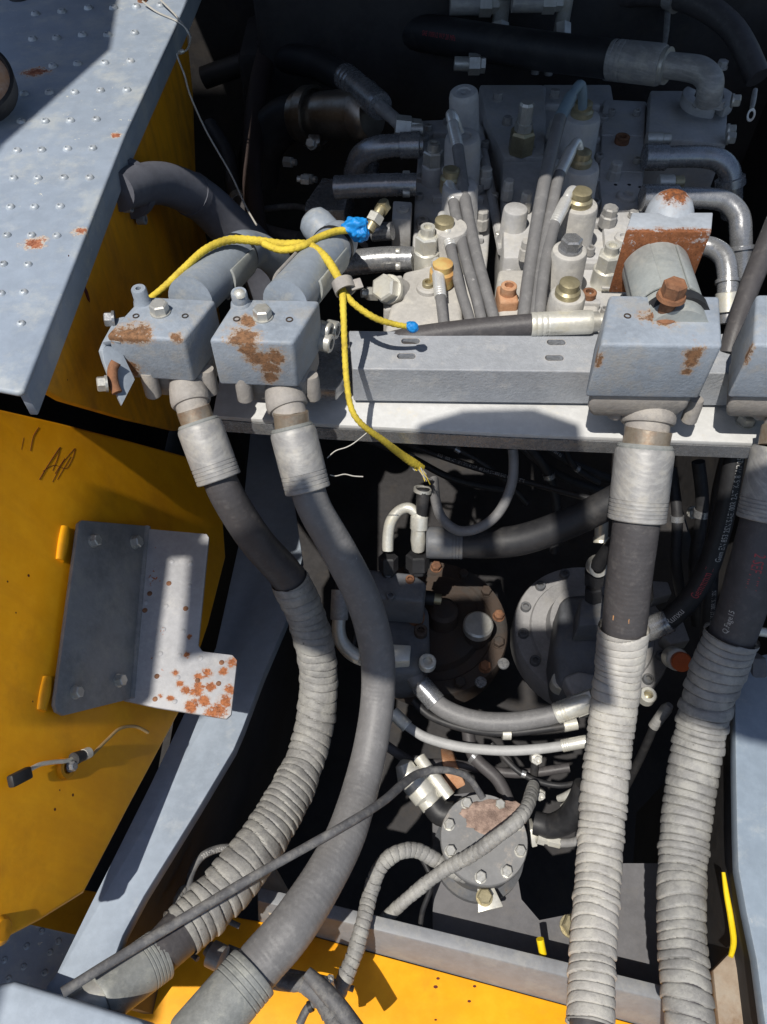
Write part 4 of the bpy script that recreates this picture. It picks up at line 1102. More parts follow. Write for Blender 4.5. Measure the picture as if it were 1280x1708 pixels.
# ---- horizontal hose behind the beam
T = Thing('beam_hose', 'black hose with a pale ferrule lying along the back of the slotted beam', 'hose', X(890, 540, 1.01))
T.part('rubber', hose([(640, 575, 1.0, 38), (700, 562, 1.0, 38), (800, 549, .995, 37), (892, 541, .985, 36)], 8, 20), m_rub)
T.part('ferrule', ferrule(X(988, 537, .98), X(886, 541, .985), rr(40, .983), 3, 26), m_cream)
T.part('swivel_nut', MB().cyl(X(984, 537, .98), X(998, 536, .98), rr(33, .98), n=24), m_zinc)
T.part('swivel_nut', MB().cyl(X(997, 536, .98), X(1030, 535, .978), rr(26, .98), n=20), m_cream)

# ---- bent steel tubes on the right of the valve
def tube_thing(name, label, line, m=m_tube, collars=(), n=22, extra=None, k=8):
    T = Thing(name, label, 'pipe', X(*line[0][:3]), 'bent steel tubes at the control valve')
    T.part('tube', hose(line, k, n), m)
    for (u0, v0, t0), (u1, v1, t1), w_, mm in collars:
        T.part('collar', MB().lathe(X(u0, v0, t0), X(u1, v1, t1) - X(u0, v0, t0), [(0, rr(w_, t0) * .9), (.001, rr(w_, t0)), ((X(u1, v1, t1) - X(u0, v0, t0)).length - .001, rr(w_, t1)), ((X(u1, v1, t1) - X(u0, v0, t0)).length, rr(w_, t1) * .9)], 26), mm)
    return T
tube_thing('steel_tube', 'upper bent tube right of the valve, below the flange elbow', [(1075, 262, 1.22, 34), (1110, 262, 1.22, 34), (1165, 261, 1.22, 35), (1197, 266, 1.22, 36), (1216, 284, 1.225, 36), (1220, 315, 1.24, 36), (1220, 360, 1.27, 34)], collars=[((1074, 262, 1.22), (1112, 262, 1.22), 42, m_tube), ((1078, 232, 1.24), (1104, 232, 1.24), 22, m_zinc), ((1104, 232, 1.24), (1118, 232, 1.24), 19, m_zinc), ((1218, 296, 1.232), (1219, 312, 1.24), 48, m_tube)])
tube_thing('steel_tube', 'middle bent tube right of the valve running behind the square flange', [(1070, 330, 1.16, 34), (1110, 330, 1.16, 34), (1180, 331, 1.16, 34), (1212, 338, 1.16, 35), (1232, 360, 1.16, 36), (1236, 395, 1.165, 36), (1236, 440, 1.18, 34), (1236, 500, 1.2, 34)], collars=[((1070, 330, 1.16), (1130, 330, 1.16), 42, m_tube), ((1098, 304, 1.18), (1124, 304, 1.18), 24, m_zinc), ((1124, 304, 1.18), (1140, 304, 1.18), 21, m_brass), ((1236, 410, 1.17), (1236, 418, 1.172), 42, m_tube)])
tube_thing('steel_tube', 'lowest bent tube right of the valve, its lower end sunlit', [(1150, 410, 1.12, 32), (1185, 412, 1.11, 33), (1207, 428, 1.10, 34), (1214, 455, 1.095, 34), (1214, 490, 1.095, 34), (1213, 540, 1.10, 34)], collars=[((1214, 466, 1.095), (1214, 474, 1.095), 40, m_tube), ((1214, 488, 1.09), (1214, 522, 1.095), 39, m_cream)])
# ---- tubes on the left of the valve
tube_thing('steel_tube', 'bent tube entering the valve from the left near the exhaust clamp', [(705, 242, 1.23, 34), (660, 243, 1.23, 36), (625, 248, 1.24, 38), (602, 262, 1.26, 38), (592, 290, 1.30, 38)], collars=[((668, 243, 1.23), (702, 242, 1.225), 42, m_tube), ((676, 216, 1.25), (706, 216, 1.25), 26, m_zinc)])
tube_thing('steel_tube', 'straight tube with a square end block left of the valve', [(695, 308, 1.19, 36), (640, 309, 1.195, 37), (560, 313, 1.21, 38)], collars=[((672, 292, 1.19), (684, 292, 1.19), 14, m_zinc), ((672, 322, 1.18), (684, 322, 1.18), 14, m_zinc)])
Tl = Thing('port_block', 'dark grey port block behind the capped branch tube', 'block', X(530, 330, 1.22))
Tl.part('body', MB().prism([Z(u, v, -.06) for u, v in ((538, 296), (590, 298), (575, 350), (508, 350), (510, 336))], (0, 0, -.06)), m_tube, bevel=.003)
Tl.put('bolt', 'nut', X(514, 300, 1.23), Vector((-1, 0, .1)), .014, m_zinc)
Tl = Thing('solenoid', 'small square solenoid with a round cap beside the blue plug', 'solenoid', X(668, 370, 1.13))
Tl.part('body', MB().prism([Z(u, v, .0) for u, v in ((656, 334), (688, 336), (686, 366), (654, 364))], (0, 0, -.05)), m_valve, bevel=.003)
Tl.put('cap', 'socket', Z(672, 350, .001), ZUP, .018, m_valve, h=.4)
Tl.part('stem', MB().cyl(X(655, 385, 1.13), X(622, 388, 1.14), rr(30, 1.13)), m_tube)
Tl.part('elbow', hose([(615, 385, 1.1, 18), (624, 368, 1.1, 18), (636, 348, 1.1, 17), (642, 338, 1.11, 16)], 6, 12), m_brass)
Tl.part('nut', MB().lathe(X(622, 372, 1.1), X(634, 350, 1.1) - X(622, 372, 1.1), [(0, .0125), (.012, .0125), (.014, .010)], 6), m_zinc, ang=20)
Tl.part('nut', MB().lathe(X(636, 350, 1.1), X(646, 336, 1.11) - X(636, 350, 1.1), [(0, .011), (.010, .011), (.012, .009)], 6), m_brass, ang=20)
tube_thing('steel_tube', 'thick tube low on the left of the valve in deep shade', [(690, 432, 1.1, 40), (640, 433, 1.11, 42), (575, 440, 1.12, 42)], collars=[((660, 420, 1.09), (668, 420, 1.09), 12, m_zinc), ((660, 444, 1.08), (668, 444, 1.08), 12, m_zinc)])

# ---- flange block and the big top hose with its elbow
T = Thing('flange_manifold', 'grey manifold with a clamped flange at the upper right', 'manifold', X(1150, 215, 1.25))
T.part('body', MB().prism([Z(u, v, -.0) for u, v in ((1085, 150), (1145, 150), (1145, 170), (1215, 172), (1212, 240), (1120, 232), (1082, 225))], (0, 0, -.12)), m_valve, bevel=.004)
cF = Z(1183, 158, .028)
T.part('clamp_half', arcshell(cF - ZUP * .02, cF, px(24, cF), px(19, cF), Vector((-1, -.4, 0)), 1.25, 18), m_valve, bevel=.003)
T.part('clamp_half', arcshell(cF - ZUP * .02, cF, px(24, cF), px(19, cF), Vector((1, .2, 0)), 1.35, 18), m_valve, bevel=.003)
for u, v in ((1165, 178), (1198, 178), (1204, 112), (1160, 120)):
    T.put('bolt', 'bolt', Z(u, v, .028), ZUP, px(16, cF), m_valve)
for u, v in ((1214, 218), (1214, 230), (1222, 168)):
    T.put('bolt', 'bolt', X(u, v, 1.26), Vector((1, -.2, .1)), .017, m_zinc)
T = Thing('top_hose', 'thick black hose with a long ferrule and elbow crossing the upper right', 'hose', X(1060, 103, 1.26))
top = [(360, 5, 1.82, 48), (420, 10, 1.8, 50), (480, 19, 1.75, 52), (560, 30, 1.66, 54), (680, 50, 1.54, 56), (800, 70, 1.43, 58), (920, 87, 1.34, 59), (1030, 100, 1.27, 60)]
ptop = pw(top)
T.part('rubber', MB().tube(ptop, 26), m_black)
T.part('ferrule', ferrule(X(1106, 109, 1.235), X(1020, 100, 1.275), rr(63, 1.25), 3, 30), m_ferr)
T.part('collar', MB().cyl(X(1104, 109, 1.237), X(1114, 110, 1.232), rr(56, 1.235), n=28), m_zinc)
T.part('elbow', hose([(1108, 109, 1.235, 40), (1140, 112, 1.225, 41), (1168, 118, 1.215, 43), (1184, 134, 1.21, 44), (1184, 152, 1.215, 43), (1182, 170, 1.23, 42)], 8, 26), m_ferr)
T.part('red_print', text_tube('SAE 100R12 W.P 28 MPa', ptop, .66, .012, Vector((0, -.9, .35)), squeeze=.7), m_redprint)

# ---- exhaust coupling with band clamp, upper left of the valve
T = Thing('exhaust_coupling', 'dull metal exhaust coupling with a band clamp in the dark rear', 'coupling', X(560, 195, 1.4))
o_, e_ = X(500, 195, 1.45), X(622, 190, 1.36)
m_exh = mat('exhaust_metal', (.34, .30, .25), .32, metal=.85, var=.3, vscale=20, dirt=(.2, .15, .10), dirt_amt=.3)
L = (e_ - o_).length
R_ = rr(76, 1.4)
T.part('barrel', MB().lathe(o_, e_ - o_, [(0, R_ * 1.05), (L * .2, R_ * 1.05), (L * .2, R_ * .9), (L * .35, R_), (L * .8, R_), (L * .82, R_ * 1.08), (L * .94, R_ * 1.08), (L, R_ * .95)], 36), m_exh)
T.part('band_clamp', MB().annulus(o_ + (e_ - o_) * .12, e_ - o_, [(0, R_ * 1.1), (0, R_ * 1.25), (L * .12, R_ * 1.25), (L * .12, R_ * 1.1)], 36), m_exh)
T.part('clamp_lug', MB().box(X(526, 238, 1.40), Vector((1, 0, 0)), Vector((0, .7, -.7)), Vector((0, .7, .7)), .022, .045, .018), m_exh, bevel=.004)
T.put('bolt', 'bolt', X(521, 240, 1.385), Vector((-.3, -.7, .6)), .016, m_zinc)
T.part('elbow', MB().tube(spl([(o_, R_), (X(470, 205, 1.47), R_), (X(440, 240, 1.5), R_), (X(430, 300, 1.55), R_)], 6), 28), m_black)
# ---- hose with ferrule dropping towards the valve
T = Thing('return_hose', 'dark hose with a crimped ferrule running down to the valve from upper left', 'hose', X(640, 185, 1.3))
T.part('rubber', hose([(440, 90, 1.62, 44), (520, 105, 1.5, 46), (565, 125, 1.42, 46), (590, 142, 1.38, 44)], 8, 20), m_black)
T.part('ferrule', ferrule(X(635, 178, 1.30), X(576, 128, 1.39), rr(44, 1.34), 3, 24), m_tube)
T.part('stem', hose([(630, 175, 1.305, 22), (655, 196, 1.27, 22), (672, 212, 1.25, 22)], 5, 18), m_ferr)
T.part('nut', MB().lathe(X(666, 212, 1.25), Vector((1, 0, -.1)), [(-.006, .018), (.018, .018), (.02, .015), (.035, .015)], 6), m_zinc, ang=20)
# ---- union fittings at the top edge
def union(label, u, v, t, w_, L):
    T = Thing('pipe_union', label, 'fitting', X(u, v, t), 'union fittings at the top edge')
    a_ = X(u, v, t)
    T.part('sleeve', MB().cyl(a_ + Vector((-L * .55, 0, 0)), a_, rr(w_, t), n=22), m_ferr)
    T.part('nut', MB().lathe(a_, Vector((1, 0, 0)), [(0, rr(w_ * 1.15, t)), (L * .22, rr(w_ * 1.15, t)), (L * .24, rr(w_ * .9, t)), (L * .36, rr(w_ * .9, t))], 6), m_zinc, ang=20)
    T.part('tee', MB().cyl(a_ + Vector((L * .42, 0, .01)), a_ + Vector((L * .42, 0, -.07)), rr(w_ * .8, t), n=18), m_zinc)
    T.put('nut', 'nut', a_ + Vector((L * .42, -.012, -.035)), Vector((0, -.8, -.6)), rr(w_ * 1.6, t), m_zinc)
union('left union fitting at the top edge with a hanging tee', 800, 6, 1.45, 34, .10)
union('right union fitting at the top edge with a hanging tee', 905, 4, 1.40, 30, .10)
T = Thing('check_fitting', 'small hex fitting in shade above the rearmost spool cap', 'fitting', X(785, 106, 1.42))
T.part('sleeve', MB().cyl(X(758, 106, 1.42), X(784, 107, 1.42), rr(22, 1.42), n=18), m_zinc)
T.part('nut', MB().lathe(X(782, 107, 1.42), Vector((1, 0, 0)), [(0, .018), (.02, .018), (.022, .015), (.03, .015)], 6), m_zinc, ang=20)
T = Thing('hanging_rod', 'thin pale rod hanging behind the long top ferrule', 'rod', X(1112, 50, 1.45))
T.part('rod', MB().tube([(X(1114, 16, 1.47), .006), (X(1112, 50, 1.45), .0055), (X(1108, 82, 1.43), .004)], 10), m_ferr)
T = Thing('ring_lug', 'pale ring lug hanging at the right edge in the dark', 'lug', X(1253, 185, 1.2))
T.part('strap', hose([(1260, 150, 1.22, 8), (1257, 168, 1.21, 9), (1254, 182, 1.2, 7)], 6, 10), m_ferr)
T.part('ring', MB().annulus(X(1253, 192, 1.2), Vector((-.2, -.8, .6)), [(-.0015, .0035), (-.002, .006), (.002, .006), (.0015, .0035)], 24, squash=1.6), m_zinc)

# ---- big dark duct with bolted flange on the left
T = Thing('suction_duct', 'large dark duct with bolted flange emerging from the yellow wall', 'duct', X(225, 320, 1.18))
duct = [(196, 320, .965, 64), (228, 310, 1.0, 66), (275, 307, 1.06, 68), (330, 330, 1.13, 70), (375, 370, 1.19, 72), (430, 430, 1.26, 76), (460, 500, 1.32, 76)]
T.part('tube', hose(duct, 8, 28), mat('duct_paint', (.12, .125, .15), .45, var=.3, vscale=12))
T.part('flange', MB().lathe(XP(213, 315, XW + .001), X(228, 310, 1.0) - X(196, 320, .965), [(-.004, .037), (.008, .037), (.010, .034)], 28), MATS['duct_paint'])
for u, v in ((209, 345), (232, 365), (232, 300)):
    p = XP(u, v, XW + .006)
    T.put('bolt', 'socket', p, Vector((1, -.05, .05)), px(19, p), m_motorlt, h=1.1)
T.part('seam', MB().tube([(X(318, 323, 1.115), rr(73, 1.12)), (X(326, 328, 1.125), rr(73, 1.12))], 28), MATS['duct_paint'])
T = Thing('rear_cable', 'dim dark hose rising steeply through the left rear of the compartment', 'hose', X(440, 300, 1.35))
T.part('rubber', hose([(485, 20, 1.7, 34), (450, 80, 1.6, 34), (428, 170, 1.5, 34), (420, 280, 1.4, 33), (428, 370, 1.3, 32), (440, 430, 1.22, 30)], 8, 16), mat('brown_rubber', (.05, .035, .032), .6, var=.3))
T = Thing('right_edge_hose', 'dark grey hose slanting down past the beam at the right edge', 'hose', X(1250, 480, .98))
T.part('rubber', hose([(1300, 360, 1.0, 36), (1275, 420, .99, 36), (1250, 480, .98, 34), (1228, 545, .97, 32), (1215, 590, .97, 30)], 8, 20), m_rub)
for u, v, l in ((476, 270, 'left'), (510, 298, 'right')):
    T = Thing('stud_nut', 'lone zinc nut in the dark beside the duct, the %s one' % ('upper' if l == 'left' else 'lower'), 'nut', X(u, v, 1.4))
    T.put('nut', 'nut', X(u, v, 1.4), Vector((1, -.3, .1)), .017, m_zinc)
# dark machinery mass that backs the valve
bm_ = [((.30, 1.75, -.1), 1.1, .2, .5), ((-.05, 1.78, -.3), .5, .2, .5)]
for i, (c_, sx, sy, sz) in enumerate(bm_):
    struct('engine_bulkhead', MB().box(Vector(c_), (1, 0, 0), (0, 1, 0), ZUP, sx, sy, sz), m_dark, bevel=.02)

# ---- dim lines in the rear of the bay
for lb, ln, mm in (('dim black hose running under the long top hose towards the left', [(340, 130, 1.75, 34), (430, 100, 1.72, 36), (520, 85, 1.7, 38), (640, 95, 1.65, 38), (740, 130, 1.6, 36)], m_black),
                   ('dim grey pipe standing behind the exhaust coupling', [(610, 60, 1.65, 24), (618, 140, 1.6, 24), (622, 230, 1.5, 24), (620, 300, 1.42, 24)], m_tube),
                   ('dim hose dropping between the duct and the capped branch tube', [(350, 210, 1.5, 26), (380, 260, 1.45, 26), (395, 330, 1.38, 26), (430, 380, 1.32, 26), (500, 400, 1.28, 26)], m_rub),
                   ('thin dim line across the dark left of the valve', [(430, 350, 1.4, 10), (500, 345, 1.38, 10), (560, 372, 1.32, 10), (610, 410, 1.25, 10)], m_cable),
                   ('dim hose arching along the top edge behind the unions', [(880, 30, 1.6, 40), (1000, -5, 1.5, 42), (1120, -10, 1.42, 42), (1215, 40, 1.36, 40), (1265, 130, 1.34, 40)], m_rub)):
    T = Thing('rear_line', lb, 'hose', X(*ln[0][:3]), 'dim lines in the rear of the bay')
    T.part('rubber', hose(ln, 8, 16), mm)
    T.part('clamp', MB().cyl(X(*ln[2][:3]), X(*ln[2][:3]).lerp(X(*ln[3][:3]), .15), rr(ln[2][3] * 1.12, ln[2][2]), n=20), m_ferr)
# ================================================================== swing motors below the beam
ZM = -.50
def disc_px(u, v, z, rpx):
    c_ = Z(u, v, z)
    return c_, px(rpx, c_)
# ---- left motor
c, R_ = disc_px(722, 1042, ZM, 126)
T = Thing('swing_motor', 'rusty dark swing motor seen between the smooth hose and the right hoses', 'motor', c)
flg_ = T.part('flange', MB().lathe(c, ZUP, [(-.05, R_), (-.004, R_), (0, R_ * .985), (0, R_ * .80), (-.004, R_ * .78), (-.004, R_ * .66), (.010, R_ * .62), (.012, R_ * .3), (.014, 0)], 56), m_rustmotor)
for k in range(14):
    a = 2 * math.pi * (k + .3) / 14
    T.put('flange_bolt', 'bolt', c + Vector((math.cos(a), math.sin(a), 0)) * R_ * .89, ZUP, .016, m_rustmetal if k % 3 == 0 else m_rustmotor, spin=k, parent=flg_)
T.part('housing', MB().prism([Z(u, v, ZM + .11) for u, v in ((610, 1008), (690, 998), (716, 1010), (718, 1085), (700, 1122), (640, 1124))], (0, 0, -.1)), m_motor, bevel=.012, segs=3)
T.part('side_housing', MB().lathe(Z(738, 1035, ZM + .01), ZUP, [(0, .026), (.035, .024), (.04, .018), (.041, 0)], 30), m_rustmotor)
vb = T.part('valve_cap', MB().prism([Z(u, v, ZM + .19) for u, v in ((612, 948), (690, 956), (712, 972), (708, 1004), (640, 998), (612, 985))], (0, 0, -.07)), m_motor, bevel=.005, segs=3)
for u, v, m in ((648, 960, m_motor), (684, 969, m_rustmetal), (652, 996, m_motor)):
    T.put('bolt', 'socket', Z(u, v, ZM + .188), ZUP, px(13, c), m, parent=None)
T.part('plug', MB().cyl(X(698, 995, 1.22), X(724, 998, 1.22), rr(24, 1.22)), m_black)
T.part('solenoid_tip', MB().cyl(X(722, 998, 1.22), X(736, 1000, 1.22), rr(18, 1.22)), m_brass)
T.part('hex_port', MB().lathe(X(655, 1034, 1.2), Vector((.4, -.5, .75)), [(0, .02), (.012, .02), (.012, .012), (.006, .011), (.006, 0)], 6), m_zinc, ang=20)
T.put('plug', 'socket', Z(694, 1032, ZM + .11), ZUP, px(26, c), m_rustmetal)
T.put('plug', 'socket', Z(702, 1056, ZM + .11), ZUP, px(20, c), m_rustmotor)
T.part('pale_block', MB().prism([Z(u, v, ZM + .13) for u, v in ((655, 1074), (686, 1076), (684, 1102), (655, 1104))], (0, 0, -.04)), m_cream, bevel=.002)
T.put('bolt', 'socket', Z(713, 1108, ZM + .112), ZUP, px(25, c), m_cream, h=.8)
p = Z(798, 1042, ZM + .05)
T.part('cap_stem', MB().cyl(p - ZUP * .05, p, px(20, p), n=24), m_rustmotor)
T.part('round_cap', MB().lathe(p - ZUP * .012, ZUP, [(0, px(25, p)), (.013, px(25, p)), (.016, px(22, p)), (.0165, 0)], 32), m_zinc)
for u, v in ((840, 1107), (802, 1138)):
    T.put('washer', 'disc', Z(u, v, ZM - .0), ZUP, px(19, c), m_tube)
# fittings on top of it
T.part('hex_nut', MB().lathe(X(648, 958, 1.14), X(648, 915, 1.12) - X(648, 958, 1.14), [(0, .011), (.008, .011), (.008, .0145), (.03, .0145), (.032, .012)], 6), m_black, ang=20)
T.part('hex_nut', MB().lathe(X(697, 955, 1.14), X(697, 912, 1.12) - X(697, 955, 1.14), [(0, .013), (.008, .013), (.008, .0175), (.03, .0175), (.032, .014)], 6), m_black, ang=20)
T.part('bridge_pipe', hose([(647, 918, 1.12, 19), (648, 890, 1.115, 19), (653, 868, 1.11, 19), (666, 852, 1.105, 18), (682, 847, 1.1, 18), (694, 855, 1.1, 18)], 8, 18), m_cream)
T.part('tee', MB().tube([(X(698, 916, 1.12), rr(22, 1.12)), (X(698, 900, 1.11), rr(26, 1.11)), (X(698, 884, 1.105), rr(24, 1.105)), (X(699, 882, 1.105), rr(30, 1.1)), (X(700, 862, 1.10), rr(30, 1.1)), (X(701, 858, 1.1), rr(22, 1.1)), (X(702, 850, 1.1), rr(22, 1.1))], 12), m_cream)
T.part('riser', hose([(703, 862, 1.1, 20), (705, 838, 1.09, 22), (706, 815, 1.085, 22)], 6, 16), m_black)
T.part('ring', MB().annulus(X(705, 820, 1.09), X(707, 806, 1.085) - X(705, 820, 1.09), [(0, rr(24, 1.09)), (0, rr(31, 1.09)), (.005, rr(31, 1.09)), (.005, rr(24, 1.09))], 24), m_zinc)
# ---- right motor
c, R_ = disc_px(987, 1054, ZM, 129)
T = Thing('swing_motor', 'grey swing motor flange half hidden behind the pale spiral wrapped hose', 'motor', c)
flg_ = T.part('flange', MB().lathe(c, ZUP, [(-.05, R_), (-.004, R_), (0, R_ * .985), (0, R_ * .80), (.006, R_ * .78), (.008, R_ * .60), (.030, R_ * .57), (.032, 0)], 56), m_motorlt)
for k in range(14):
    a = 2 * math.pi * (k + .1) / 14
    T.put('flange_bolt', 'socket', c + Vector((math.cos(a), math.sin(a), 0)) * R_ * .89, ZUP, .017, m_motor, spin=k, parent=flg_)
T.part('housing', MB().prism([Z(u, v, ZM + .10) for u, v in ((936, 1002), (945, 990), (1060, 985), (1075, 1080), (1050, 1150), (990, 1165), (932, 1135), (926, 1080))], (0, 0, -.09)), m_motor, bevel=.012, segs=3)
T.part('valve_cap', MB().prism([Z(u, v, ZM + .15) for u, v in ((970, 998), (1040, 992), (1045, 1040), (965, 1044))], (0, 0, -.06)), m_motor, bevel=.004)
T.part('bar', MB().box(X(957, 1008, 1.24), (1, -.02, 0), (0, 1, 0), ZUP, .03, .012, .012), m_cream, bevel=.002)
for u, v, w_ in ((992, 972, 36), (990, 1000, 30)):
    T.part('hex_nut', MB().lathe(X(u, v, 1.16), X(u, v - 20, 1.15) - X(u, v, 1.16), [(0, rr(w_, 1.16)), (.02, rr(w_, 1.16)), (.022, rr(w_ * .8, 1.16))], 6), m_black, ang=20)
T.part('ring', MB().annulus(X(997, 944, 1.13), Vector((.2, -.75, .65)), [(-.006, rr(24, 1.13)), (-.006, rr(36, 1.13)), (.006, rr(36, 1.13)), (.006, rr(24, 1.13))], 28), m_zinc)
T.part('banjo_hose', hose([(996, 944, 1.125, 25), (1012, 922, 1.1, 25), (1035, 895, 1.06, 25)], 6, 16), m_black)
T.part('pale_pipe', MB().tube([(X(1003, 905, 1.12), rr(26, 1.12)), (X(1003, 897, 1.12), rr(26, 1.12)), (X(1003, 896, 1.118), rr(22, 1.12)), (X(1005, 850, 1.09), rr(22, 1.1))], 18), m_cream)
T.put('bolt', 'socket', Z(933, 1143, ZM + .06), ZUP, px(29, c), m_cream, h=1.2)
T.part('lug', MB().prism([Z(u, v, ZM + .11) for u, v in ((940, 1128), (965, 1118), (1000, 1125), (998, 1162), (955, 1160))], (0, 0, -.03)), m_motorlt, bevel=.006, segs=3)
T.part('ear', MB().prism([Z(u, v, ZM + .03) for u, v in ((1088, 968), (1115, 970), (1122, 990), (1090, 1000))], (0, 0, -.03)), m_motorlt, bevel=.003)
T.part('ear', MB().prism([Z(u, v, ZM + .03) for u, v in ((1105, 1060), (1140, 1035), (1152, 1068), (1120, 1075))], (0, 0, -.03)), m_motorlt, bevel=.003)
p = Z(1078, 1164, ZM + .02)
T.put('bolt', 'socket', p, ZUP, px(28, p), m_cream, h=1)
T.put('bolt', 'dome', p + ZUP * .008, ZUP, px(15, p), m_brass)
T.part('port_stub', MB().tube([(X(1064, 1056, 1.15), rr(30, 1.15)), (X(1080, 1050, 1.145), rr(32, 1.145)), (X(1086, 1048, 1.14), rr(26, 1.14))], 20), m_cream)
# orange transport plug
p = X(1137, 1104, 1.2)
T = Thing('orange_plug', 'round orange cap on a port beside the right spiral hose', 'plug', p)
ax = (TOCAM + Vector((-.1, 0, .1))).normalized()
T.part('cap', MB().lathe(p, ax, [(-.02, rr(32, 1.2)), (.002, rr(33, 1.2)), (.004, rr(29, 1.2)), (.0045, 0)], 30), m_orange)
T.part('collar', MB().lathe(p - ax * .02 + Vector((-.004, 0, .004)), ax, [(-.02, rr(38, 1.2)), (.008, rr(38, 1.2)), (.01, rr(34, 1.2))], 30), m_cream)

# ================================================================== hoses of the lower compartment
def lower(name, label, line, m, n=18, parts=(), group='hoses in the lower compartment', lump=0):
    T = Thing(name, label, 'hose', X(*line[0][:3]), group)
    T.part('rubber', hose(line, 8, n, lump), m)
    for nm, a, b_, w_, mm in parts:
        if nm == 'ferrule':
            T.part('ferrule', ferrule(X(*a), X(*b_), rr(w_, a[2]), 3, 20), mm)
        else:
            T.part(nm, MB().cyl(X(*a), X(*b_), rr(w_, a[2]), n=20 if nm != 'nut' else 6), mm, ang=25)
    return T
lower('pump_hose', 'thick black hose rising to the right between the two swing motors', [(716, 905, 1.115, 44), (770, 906, 1.11, 50), (860, 902, 1.09, 52), (950, 872, 1.06, 52), (1030, 832, 1.03, 52), (1080, 800, 1.02, 50)], m_black, 22, [('ferrule', (712, 905, 1.115), (772, 906, 1.11), 54, m_motor)])
lower('supply_hose', 'grey hose with a cream ferrule sagging below the left swing motor', [(662, 1104, 1.165, 28), (684, 1118, 1.16, 30), (706, 1148, 1.15, 31), (738, 1180, 1.14, 32), (790, 1200, 1.13, 32), (850, 1204, 1.12, 32), (905, 1196, 1.11, 32), (935, 1188, 1.105, 32)], m_rubdusty, 18, [('ferrule', (988, 1168, 1.09), (928, 1190, 1.105), 36, m_cream), ('nut', (960, 1178, 1.1), (992, 1166, 1.09), 40, m_cream), ('ferrule', (700, 1140, 1.152), (728, 1172, 1.143), 36, m_tube)])
lower('drain_hose', 'thin dark hose running just under the sagging grey supply hose', [(690, 1168, 1.18, 14), (720, 1195, 1.17, 14), (780, 1216, 1.155, 14), (850, 1222, 1.15, 14), (960, 1208, 1.13, 14)], m_black, 12, [('clip', (838, 1224, 1.145), (852, 1224, 1.145), 20, m_cream), ('clip', (940, 1210, 1.13), (962, 1206, 1.13), 22, m_cream)])
lower('pale_thin_hose', 'thin pale hose curving below the supply hose with a cream end fitting', [(666, 1200, 1.16, 16), (690, 1218, 1.155, 16), (716, 1232, 1.15, 17), (770, 1246, 1.14, 17), (840, 1252, 1.13, 17), (900, 1249, 1.12, 17), (945, 1243, 1.11, 17)], mat('pale_rubber', (.36, .36, .355), .55, var=.2), 14, [('ferrule', (980, 1236, 1.1), (938, 1244, 1.112), 21, m_cream), ('ferrule', (655, 1188, 1.165), (680, 1212, 1.158), 22, m_cream)])
lower('loop_hose', 'grey looped hose hanging from the ledge in front of the dark', [(851, 724, 1.02, 17), (857, 765, 1.03, 17), (853, 810, 1.04, 17), (832, 855, 1.05, 17), (800, 880, 1.06, 17), (765, 885, 1.07, 17), (738, 865, 1.08, 17), (727, 835, 1.09, 17), (724, 800, 1.12, 16)], m_rubdusty, 14, [('clip', (855, 738, 1.023), (856, 748, 1.025), 22, m_black)])
lower('bent_pale_pipe', 'cream bent pipe with a grey ferrule left of the smooth hose', [(566, 1032, 1.15, 22), (565, 1050, 1.15, 23), (570, 1070, 1.15, 24), (585, 1088, 1.15, 25), (606, 1098, 1.15, 26), (640, 1102, 1.15, 26)], m_cream, 16, [('ferrule', (566, 1034, 1.15), (568, 984, 1.155), 30, m_ferr), ('nut', (600, 1095, 1.148), (622, 1102, 1.148), 30, m_tube), ('riser', (568, 990, 1.155), (580, 900, 1.19), 20, m_black)])
# printed hoses at the right
pr_ = [(1060, 1060, 1.13, 36), (1105, 1040, 1.11, 36), (1150, 1000, 1.09, 36), (1180, 950, 1.07, 36), (1200, 890, 1.05, 35), (1214, 830, 1.03, 34), (1226, 760, 1.01, 33)]
T = Thing('printed_hose', 'black hose with white lettering and red bands between the right hoses', 'hose', X(1200, 900, 1.05), 'hoses in the lower compartment')
ph = pw(pr_)
T.part('rubber', MB().tube(ph, 20), m_black)
fc = Vector((-.25, -.55, .75))
T.part('print', text_tube('Gem EN 853 2SN/SAE100R 2AT K-5/8 WP 250bar', ph, .165, .0125, Vector((.15, -.55, .75)), squeeze=.62), m_print, label='white lettering along the hose')
T.part('red_band', text_tube('Gemmmm II', ph, .105, .016, fc, squeeze=.62), m_redprint)
T.part('print', text_tube('Runxu', ph, .052, .014, fc, squeeze=.8), m_print)
T.part('ferrule', ferrule(X(1078, 1052, 1.122), X(1118, 1034, 1.104), rr(40, 1.11), 2, 20), m_tube)
T = Thing('printed_hose', 'thinner black lettered hose running straight down behind the red banded one', 'hose', X(1190, 900, 1.12), 'hoses in the lower compartment')
p2_ = pw([(1178, 1080, 1.2, 24), (1184, 1000, 1.17, 24), (1190, 900, 1.13, 24), (1200, 820, 1.1, 24), (1216, 752, 1.06, 24)])
T.part('rubber', MB().tube(p2_, 16), m_black)
T.part('print', text_tube('HI EL DSI / SAE 100R1S / 1SN', p2_, .03, .010, Vector((.1, -.55, .75)), squeeze=.6), m_print)
